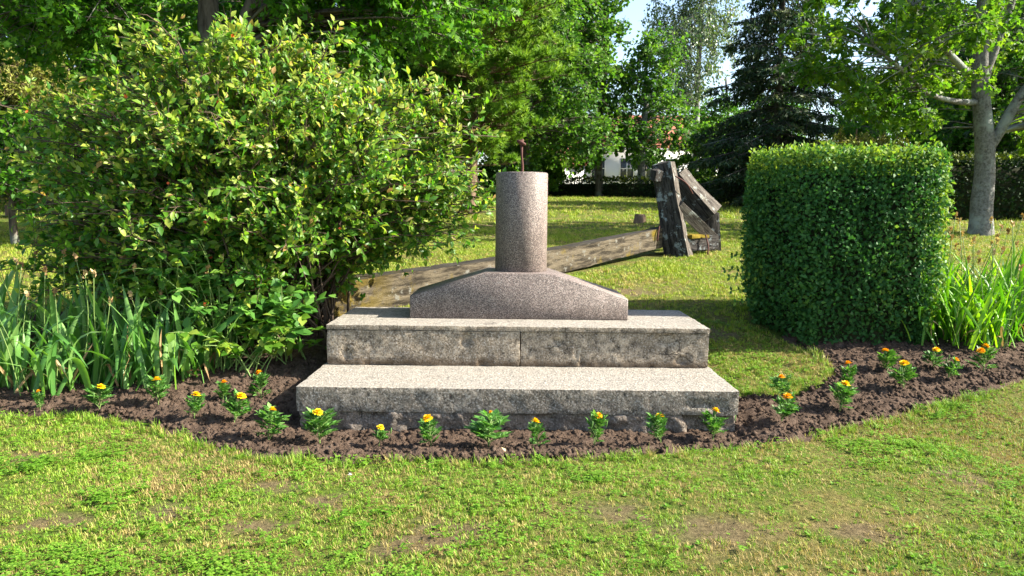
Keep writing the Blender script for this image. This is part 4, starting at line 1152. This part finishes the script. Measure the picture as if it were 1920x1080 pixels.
def needle_tree(name, label, base, H, r0, profile, mneedle, mbark, whorl=.45, per=8, spray=.30, dens=1.0, droop=.25, kind='spruce', upturn=.0, lean=(0, 0), group=None, seed_jit=.25):
    base = np.array(base, float); root = thing(name, label, 'tree', tuple(base), group)
    tp = spline([base + np.array([0, 0, -.3]), base + np.array([lean[0] * .3, lean[1] * .3, H * .35]), base + np.array([lean[0], lean[1], H])], 16)
    b = Buf(); tubes(b, [tp], [r0 * np.linspace(1.15, .1, 16)], 12); link('trunk', b.mesh('trunk', mbark, True, base), root)
    brs, lens = [], []
    z = profile[0][0]
    while z < profile[-1][0]:
        R = np.interp(z, [p[0] for p in profile], [p[1] for p in profile])
        a0 = rng.uniform(0, 6.28)
        for k in range(per):
            a_ = a0 + k * 6.283 / per + rng.normal() * .2
            L = R * rng.uniform(1 - seed_jit * 1.6, 1 + seed_jit * .5)
            d = np.array([math.cos(a_), math.sin(a_), 0])
            s = np.array([np.interp(base[2] + z, tp[:, 2], tp[:, 0]), np.interp(base[2] + z, tp[:, 2], tp[:, 1]), base[2] + z + rng.normal() * .1])
            m = s + d * L * .5 + np.array([0, 0, -droop * L * .35]); e = s + d * L + np.array([0, 0, -droop * L + upturn * L])
            brs.append((s, m, e)); lens.append(L)
        z += whorl * rng.uniform(.75, 1.25)
    S_, M_, E_ = (np.array([q_[i] for q_ in brs]) for i in range(3)); lens = np.array(lens)
    bp = bez(S_, M_, E_, 9)
    b = Buf(); tubes(b, bp, np.linspace(1, .25, 9)[None] * np.clip(.014 * lens, .008, .05)[:, None], 4, cap=False)
    nb = Buf()
    for i in range(len(bp)):
        p = bp[i]; L = lens[i]; bd = norm(p[-1] - p[0]); side = norm(np.cross(bd, [0, 0, 1.]))
        nt = max(4, int(L * 11 * dens))
        t = rng.uniform(.22, 1.0, nt); ii = np.clip((t * 8).astype(int), 0, 7); f = (t * 8 - ii)[:, None]
        pos = p[ii] * (1 - f) + p[ii + 1] * f
        sg = rng.choice([-1, 1], nt)
        wl = spray * (.5 + .9 * (1 - t)) * rng.uniform(.7, 1.3, nt) * (1 + .25 * L)
        if kind == 'spruce':
            d = norm(bd * .75 + side * sg[:, None] * .75 + np.array([0, 0, -.45]) + rng.normal(size=(nt, 3)) * .22)
        else:
            d = norm(bd * .8 + side * sg[:, None] * .5 + np.array([0, 0, .55]) + rng.normal(size=(nt, 3)) * .35)
        end = pos + d * wl[:, None]
        tubes(b, bez(pos, pos + d * (wl * .5)[:, None], end, 3), np.tile([.006, .005, .003], (nt, 1)), 3, cap=False)
        if kind == 'spruce':
            m = 10
            tt = rng.random((nt, m, 1))
            q0 = pos[:, None] + (end - pos)[:, None] * tt
            nd = norm(d[:, None] * .6 + rng.normal(size=(nt, m, 3)) * .5 + np.array([0, 0, -.35]))
            place(nb, LEAF2, q0.reshape(-1, 3), nd.reshape(-1, 3), norm(rng.normal(size=(nt * m, 3)) + np.array([0, 0, .7])), spray * .42 * rng.uniform(.6, 1.2, nt * m), np.repeat(rng.random(nt), m) * .6 + rng.random(nt * m) * .4, .45)
        else:
            m = 20
            q0 = end[:, None] - d[:, None] * (wl[:, None, None] * .35 * rng.random((nt, m, 1)))
            nd = norm(d[:, None] * .75 + rng.normal(size=(nt, m, 3)) * .5)
            place(nb, NEEDLE, q0.reshape(-1, 3), nd.reshape(-1, 3), norm(rng.normal(size=(nt * m, 3))), spray * .62 * rng.uniform(.7, 1.2, nt * m), np.repeat(rng.random(nt), m) * .6 + rng.random(nt * m) * .4, .2)
    link('branches', b.mesh('branches', mbark, True, base), root, 'stuff')
    link('crown', nb.mesh('crown', mneedle, False, base), root, 'stuff')
    return root
needle_tree('spruce_tree', 'dark spruce with drooping tiers of branches behind the clipped hedge', (8.9, 26, G(26)), 10.5, .19, [(.4, 3.1), (1.9, 2.9), (3.5, 2.4), (5.1, 1.9), (7.5, 1.25), (10.2, .2)], M['spruce'], M['bark_dark'], .42, 10, .42, 1.5, .22)
needle_tree('pine_tree', 'sunlit yellow green pine behind the column', (-1.1, 19, G(19)), 10, .15, [(1.4, 1.0), (2.2, 1.9), (4.5, 2.2), (7, 1.8), (9.8, .3)], M['pine'], M['bark_pine'], .34, 9, .27, 1.9, .05, 'pine', .12, lean=(.7, 0))
needle_tree('dark_fir', 'dark conifer peeping behind the limb at the right edge', (14.8, 22, G(22)), 12, .18, [(.6, 2.6), (4, 2.2), (8, 1.4), (11.8, .2)], M['spruce'], M['bark_dark'], .6, 8, .45, .8, .2)

# olive juniper at far left and low juniper behind hedge
tree('juniper_tree', 'olive coloured juniper with a short bare trunk at the left edge', (-11.05, 16.7, G(16.7)), 3.4, .09, [((-10.5, 16.6, 3.8), (1.35, 1.0, .8)), ((-11.3, 16.7, 3.0), (1.3, 1.0, .6)), ((-10.7, 16.4, 2.0), (1.0, .7, .3))], 170, .32, .11, LEAF2, M['juniper'], M['bark_pine'], 8, 14, up=.3, droop=.1, width=.5, flare=1.1)
tree('spreading_juniper', 'low spreading pale green juniper top seen over the clipped hedge', (7.5, 16.6, G(16.6)), 2.2, .06, [((7.5, 16.4, 2.75), (1.2, .8, .32))], 60, .3, .10, LEAF2, M['juniper'], M['bark_pine'], 8, 12, up=.3, droop=.15, width=.5, flare=1.1, cat='shrub')
tree('dark_shrub', 'dark green leafy shrub between the juniper and the big bush', (-7.6, 11.6, G(11.6)), 2.0, .06, [((-7.6, 11.5, 2.2), (1.3, 1.0, .75)), ((-6.3, 11.8, 2.4), (1.2, .9, .8))], 120, .35, .085, LEAF4, M['maple_dark'], M['bark_dark'], 7, 12, width=1.3, cat='shrub', flare=1.1)

# wood behind: three kinds, copied
def copy_tree(root, loc, rz, s, label, group):
    r = root.copy(); COL.objects.link(r); r.location = loc; r.rotation_euler = (0, 0, rz); r.scale = (s, s, s * 1.0); r['label'] = label; r['group'] = group
    for ch in list(root.children):
        c = ch.copy(); COL.objects.link(c); c.parent = r
    return r
gA = 'trees of the wood behind the lawn'
tA = tree('broadleaf_tree', 'full leafy tree behind the pine and the old maple', (-6.5, 24, G(24)), 11, .25, [((-6.5, 24, 7.0), (3.4, 3.2, 3.2)), ((-5.0, 23, 4.6), (2.0, 1.8, 1.3)), ((-8.2, 23.5, 4.6), (2.0, 1.8, 1.3)), ((-6.5, 24, 10), (2.2, 2.2, 1.8))], 250, .75, .16, LEAF2, M['linden'], M['bark_dark'], 7, 12, group=gA, width=1.6)
tB = tree('bushy_tree', 'low branched dark leafy tree just behind the twin trunk maple', (-3.0, 20, G(20)), 8, .18, [((-3.0, 20, 4.2), (2.6, 2.0, 1.9)), ((-2.2, 19.8, 6.5), (2.0, 1.8, 1.6)), ((-4.6, 20, 3.0), (1.7, 1.4, 1.0))], 220, .6, .13, LEAF2, M['maple_dark'], M['bark_dark'], 7, 12, group=gA, width=1.6)
for (x, y, rz, s, src, lab) in [
    (-12.5, 21, 1.2, 1.05, tA, 'tall leafy tree behind the olive juniper at the left'),
    (-18, 24, 2.5, 1.1, tA, 'leafy tree half cut off by the left edge of the picture'),
    (-9.0, 19.5, 4.0, .9, tB, 'dark leafy tree between the olive juniper and the twin trunks'),
    (-14.5, 19.5, .5, .8, tB, 'dark bushy tree behind the juniper trunk at the left edge'),
    (-10.5, 29, 3.3, 1.0, tA, 'leafy tree closing the gap left of the twin trunks'),
    (-4.8, 27, 1.9, 1.0, tA, 'leafy tree closing the gap right behind the twin trunks'),
    (-15, 34, 2.9, 1.2, tA, 'tall far tree behind the olive juniper'),
    (.6, 33, 3.0, 1.0, tA, 'leafy tree filling the gap right behind the pine'),
    (-2.5, 30, 5.0, 1.1, tA, 'leafy tree behind the left side of the pine'),
    (-.5, 48, 2.2, 1.2, tA, 'tall tree rising behind the slender park tree'),
    (-5.5, 36, 1.0, 1.1, tB, 'far bushy tree glimpsed behind the old maple'),
    (17.5, 31, .6, .8, tA, 'leafy tree right of the spruce behind the grey maple'),
    (10.6, 22.6, 2.0, .46, tB, 'small dark bushy tree behind the shaded hedge, left of the grey maple'),
    (14.0, 23.5, 4.4, .8, tB, 'dark bushy tree behind the shaded hedge, right of the grey maple'),
    (18.5, 25, 3.4, 1.0, tA, 'leafy tree beyond the shaded hedge at the right edge'),
    (18.5, 42, 5.2, .9, tB, 'bushy tree behind the spruce, far right of the house'),
    (13.7, 50, 2.0, 1.0, tB, 'far bushy tree before the right end of the house roof'),
    (22, 31, 1.0, 1.1, tA, 'outer leafy tree to the right of the shaded hedge'),
    (12.5, 36.5, 4.4, .8, tB, 'bushy tree between the house and the spruce')]:
    copy_tree(src, (x, y, G(y)), rz, s, lab, gA)

for (x, y, zc, rx, rz_, lab) in ((-3.4, 34.5, 3.0, 1.7, .9, 'dark shrub on the far lawn half hidden by the right end of the bush'), (-.2, 33.0, 2.9, 1.5, .8, 'dark rounded shrub on the far lawn directly behind the column'), (1.0, 35.8, 3.1, 1.3, .75, 'leafy shrub on the far lawn between column and park tree'), (9.9, 41.0, 4.7, 1.5, 1.9, 'tall leafy shrub before the white house wall, left of the spruce')):
    tree('leafy_shrub', lab, (x, y, G(y)), 2.2, .06, [((x, y, zc), (rx, .9, rz_)), ((x + .5, y, zc + .4), (rx * .6, .8, rz_ * .7))], 70, .36, .15, LEAF2, M['linden'], M['bark_dark'], 7, 12, width=1.5, flare=1.1, cat='shrub')
# ------------------------------------------------------------------ house
def boxm(lo, hi):
    lo, hi = np.array(lo, float), np.array(hi, float)
    V = np.array([[(lo, hi)[(i >> a) & 1][a] for a in range(3)] for i in range(8)])
    return V, [(0, 2, 3, 1), (4, 5, 7, 6), (0, 1, 5, 4), (2, 6, 7, 3), (0, 4, 6, 2), (1, 3, 7, 5)]
hb = np.array([9.2, 56, 2.7])
house = thing('white_house', 'white rendered house with orange tiled roof glimpsed beyond the far hedge', 'house', tuple(hb))
b = Buf(); b.add(*(lambda v, f: (v - hb, [f]))(*boxm((3.2, 56, 2.3), (15.4, 64, 6.2)))); link('wall', b.mesh('wall', M['white']), house)
def gable(x0, x1, y0, y1, ze, zr, ov, th=.18):
    V, F = [], []
    ym = (y0 + y1) / 2
    pr = [(y0 - ov, ze), (ym, zr), (y1 + ov, ze), (y1 + ov, ze - th), (ym, zr - th), (y0 - ov, ze - th)]
    V = np.array([(x, p[0], p[1]) for x in (x0 - ov, x1 + ov) for p in pr])
    F = [(i, (i + 1) % 6, (i + 1) % 6 + 6, i + 6) for i in range(6)]
    return V, F, [(0, 5, 4, 1), (1, 4, 3, 2), (6, 7, 10, 11), (7, 8, 9, 10)]
v, f, c = gable(3.2, 15.4, 56, 64, 6.2, 9.0, .4)
b = Buf(); b.add(v - hb, [f, c]); roof = link('roof', b.mesh('roof', M['roof']), house)
v = np.array([(3.2, 56.02, 6.1), (3.2, 60, 8.8), (3.2, 63.98, 6.1), (15.4, 56.02, 6.1), (15.4, 60, 8.8), (15.4, 63.98, 6.1)])
b = Buf(); b.add(v - hb, [[(0, 1, 2), (3, 5, 4)]]); link('gable', b.mesh('gable', M['white']), house)
b = Buf(); b.add(*(lambda v, f: (v - hb, [f]))(*boxm((2.9, 55.55, 5.95), (15.7, 55.65, 6.1)))); link('gutter', b.mesh('gutter', M['grey_trim']), house)
for wx in (4.4, 6.2, 8.3, 9.7, 11.6, 13.4):
    b = Buf()
    for (lo, hi) in (((wx - .55, 55.93, 3.9), (wx - .47, 55.99, 5.4)), ((wx + .47, 55.93, 3.9), (wx + .55, 55.99, 5.4)), ((wx - .47, 55.93, 5.32), (wx + .47, 55.99, 5.4)), ((wx - .47, 55.93, 3.9), (wx + .47, 55.99, 3.98)), ((wx - .03, 55.935, 3.98), (wx + .03, 55.985, 5.32)), ((wx - .47, 55.94, 4.62), (wx - .03, 55.98, 4.68)), ((wx + .03, 55.94, 4.62), (wx + .47, 55.98, 4.68))):
        v, f = boxm(lo, hi); b.add(v - hb, [f])
    fr = link('window', b.mesh('window_frame', M['white']), house)
    v, f = boxm((wx - .47, 55.97, 3.98), (wx + .47, 55.995, 5.32)); b = Buf(); b.add(v - hb, [f]); link('pane', b.mesh('pane', M['glass']), fr)
sb = np.array([4.0, 50, 2.6])
shed = thing('lean_to', 'small white outbuilding with orange roof left of the white house', 'outbuilding', tuple(sb))
b = Buf(); b.add(*(lambda v, f: (v - sb, [f]))(*boxm((1.8, 50, 2.3), (4.6, 53.5, 4.5)))); link('wall', b.mesh('wall', M['white']), shed)
v = np.array([(1.5, 49.7, 4.45), (4.9, 49.7, 4.45), (4.9, 53.7, 5.9), (1.5, 53.7, 5.9), (1.5, 49.7, 4.60), (4.9, 49.7, 4.60), (4.9, 53.7, 6.05), (1.5, 53.7, 6.05)])
b = Buf(); b.add(v - sb, [[(0, 3, 2, 1), (4, 5, 6, 7), (0, 1, 5, 4), (1, 2, 6, 5), (2, 3, 7, 6), (3, 0, 4, 7)]]); link('roof', b.mesh('roof', M['roof']), shed)

# ------------------------------------------------------------------ lawn grass
def tuft(seed, nb, rad_, h, w, lean, tmpl_mat, spread=1.0):
    r = np.random.default_rng(seed); b = Buf()
    for k in range(nb):
        a_ = r.uniform(0, 6.28); d = r.uniform(0, rad_)
        p0 = np.array([math.cos(a_) * d, math.sin(a_) * d, -.006])
        az = r.uniform(0, 6.28); th = abs(r.normal()) * lean
        L = h * r.uniform(.5, 1.2)
        dv = np.array([math.cos(az) * math.sin(th), math.sin(az) * math.sin(th), math.cos(th)])
        th2 = min(1.5, th + .5); dv2 = np.array([math.cos(az) * math.sin(th2), math.sin(az) * math.sin(th2), math.cos(th2)])
        s = np.array([-math.sin(az), math.cos(az), 0]) * w / 2
        p1 = p0 + dv * L * .55; p2 = p1 + dv2 * L * .5
        b.add(np.array([p0 - s, p0 + s, p1 + s * .8, p1 - s * .8, p2]), [[(0, 1, 2, 3)], [(3, 2, 4)]], r.random())
    return b.mesh('grass_tuft', tmpl_mat)
def weed_mesh(seed):
    r = np.random.default_rng(seed); b = Buf()
    for k in range(7):
        a_ = k * .9 + r.normal() * .2
        place(b, LEAF8, np.array([[0, 0, .006]]), np.array([[math.cos(a_), math.sin(a_), r.uniform(.25, .9)]]), np.array([[0, 0, 1.]]) + r.normal(size=(1, 3)) * .15, r.uniform(.014, .030), r.random(), 1.1)
    return b.mesh('weed', M['clover'])
def clover_mesh(seed):
    r = np.random.default_rng(seed); b = Buf()
    for k in range(9):
        c = np.array([r.normal() * .03, r.normal() * .03, r.uniform(.012, .035)])
        a0 = r.uniform(0, 6.28)
        for i in range(3):
            a_ = a0 + i * 2.094
            place(b, LEAF4, c[None], np.array([[math.cos(a_), math.sin(a_), .15]]), np.array([[0, 0, 1.]]) + r.normal(size=(1, 3)) * .2, .0115 * r.uniform(.8, 1.2), r.random(), 1.7)
    return b.mesh('clover', M['clover'])
tufts = [tuft(1, 15, .026, .024, .0042, .9, M['grass']), tuft(2, 15, .030, .030, .0040, .8, M['grass']), tuft(3, 13, .028, .020, .0046, 1.15, M['grass']), clover_mesh(4), clover_mesh(5),
         tuft(6, 9, .02, .065, .0045, .45, M['grass']), tuft(7, 16, .034, .034, .0032, 2.2, M['straw']), tuft(8, 14, .04, .028, .003, 2.4, M['straw']), weed_mesh(9), weed_mesh(10)]

STEPS = [(-1.5, 5.05), (1.58, 5.05), (1.56, 6.92), (-1.46, 6.92)]
def lawn_points(n, x0, x1, y0, y1, fr=None):
    x = rng.uniform(x0, x1, n); y = rng.uniform(y0, y1, n)
    if fr is not None:
        k = np.abs(x) < fr[0] * np.maximum(y, 0) + fr[1]; x, y = x[k], y[k]
    P = np.stack([x, y, 0 * x], -1)
    sdb = poly_sd(x, y, BED) + (fbm(P, 7, 2, 9) - .5) * .10
    sds = poly_sd(x, y, STEPS); sdh = poly_sd(x, y, BOX)
    ab = np.array([4.19, 4.23]) / math.hypot(4.19, 4.23)
    rx, ry = x + 1.83, y - 7.22
    al = rx * ab[0] + ry * ab[1]; ac = rx * ab[1] - ry * ab[0]         # along, across (towards the camera)
    beam_k = ~((al > -.1) & (al < 6.0) & (ac > -.22) & (ac < .20))
    k = (sdb > .0) & (sds > .0) & (sdh > -.05) & beam_k
    x, y, sdb = x[k], y[k], sdb[k]
    bare = bare_at(x, y)
    dens = fbm(np.stack([x, y, 0 * x], -1), 1.4, 4, 21)
    keep = rng.random(len(x)) < np.clip((1.0 - .93 * bare) * np.clip(.10 + 1.25 * dens, .25, 1), 0, 1)
    return x[keep], y[keep], sdb[keep]
tufts_far = [tuft(1, 15, .026, .024, .0042, .9, M['grass_far']), tuft(2, 15, .030, .030, .0040, .8, M['grass_far']), tuft(3, 13, .028, .020, .0046, 1.15, M['grass_far'])]
def lawn(name, n, area, fr, sc, label, clover=True):
    x, y, sdb = lawn_points(n, *area, fr)
    P3 = np.stack([x, y, 0 * x], -1)
    z = ground_z(x, y)
    wild = fbm(P3, 2.6, 3, 41)
    idx = rng.integers(0, 3, len(x))
    if clover:
        q_ = rng.random(len(x)); dryn = fbm(P3, 1.15, 4, 77) + .25 * (fbm(P3, 5, 2, 78) - .5)
        cn = fbm(P3, 2.4, 3, 61)
        idx = np.where(q_ < .05 + .5 * np.clip((cn - .58) * 4, 0, 1), 3 + rng.integers(0, 2, len(x)), idx)
        q_ = rng.random(len(x))
        idx = np.where(q_ < .10 + .6 * np.clip((dryn - .45) * 5, 0, 1), 6 + rng.integers(0, 2, len(x)), idx)
        idx = np.where(rng.random(len(x)) < .022, 8 + rng.integers(0, 2, len(x)), idx)
        longg = (sdb < .10) & (rng.random(len(x)) < .30)
        idx = np.where(longg, 5, idx)
    s = sc * rng.uniform(.7, 1.25, len(x)) * (.45 + 1.05 * wild)
    rot = np.column_stack([rng.normal(size=len(x)) * .1, rng.normal(size=len(x)) * .1, rng.uniform(0, 6.28, len(x))])
    return scatter(name, np.column_stack([x, y, z]), rot, s, idx, tufts if clover else tufts_far, label)
lawn('lawn_grass', 330000, (-9, 9.5, 1.2, 7.2), (1.5, 1.4), .88, 'short mown grass with dry straw patches and clover in front of the bed')
lawn('meadow_grass', 150000, (-14, 14, 6.6, 15), (.95, 1.6), 1.5, 'sunlit grass on the slope around the timber anchor', False)
lawn('distant_grass', 60000, (-30, 30, 15, 42), (.72, 1.0), 3.2, 'smooth far lawn striped by tree shadows', False)

# strays on the lawn
pb = Buf(); place(pb, LEAF8, np.zeros((1, 3)), np.array([[0, 1., 0]]), np.array([[0, 0, 1.]]), 1.0, .5, 1.0)
pm = pb.mesh('fallen_leaf', simple('pale_dead_leaf', (.42, .34, .18), .8))
for x, y, s, rz, lab in ((-.03, 4.46, .05, .6, 'pale curled leaf on the soil edge below the middle of the steps'), (1.40, 4.86, .035, 2.0, 'tiny white petal on the soil by the chipped step corner'), (1.85, 6.40, .05, 1.0, 'pale leaf scrap on the grass right of the upper step'), (1.17, 3.53, .035, 3.0, 'brown leaf scrap on the lawn nearest the camera')):
    o = thing('fallen_leaf', lab, 'leaf', (x, y, float(ground_z(np.array([x]), np.array([y]))[0]) + .045), None, rz, pm); o.scale = (s, s, s); o.rotation_euler = (.4, .3, rz)
wb = Buf()
for i in range(14):
    a_ = i * .9; e = .2 + 1.2 * (i % 4) / 4
    place(wb, LEAF2, np.zeros((1, 3)), np.array([[math.cos(a_) * math.cos(e), math.sin(a_) * math.cos(e), math.sin(e)]]), np.array([[0, 0, 1.]]) + rng.normal(size=(1, 3)) * .2, .013, .5, .8)
cf = thing('white_clover_flower', 'single white clover flower head in the front lawn', 'flower', (-.88, 4.04, float(gz(4.04)) + .045))
link('bloom', wb.mesh('clover_bloom', simple('clover_white', (.75, .74, .70), .7)), cf)
sbuf = Buf(); tubes(sbuf, [[(0, 0, -.06), (0, 0, -.03), (0, 0, 0)]], [[.0015] * 3], 4); link('stem', sbuf.mesh('clover_stem', M['stalk']), cf)
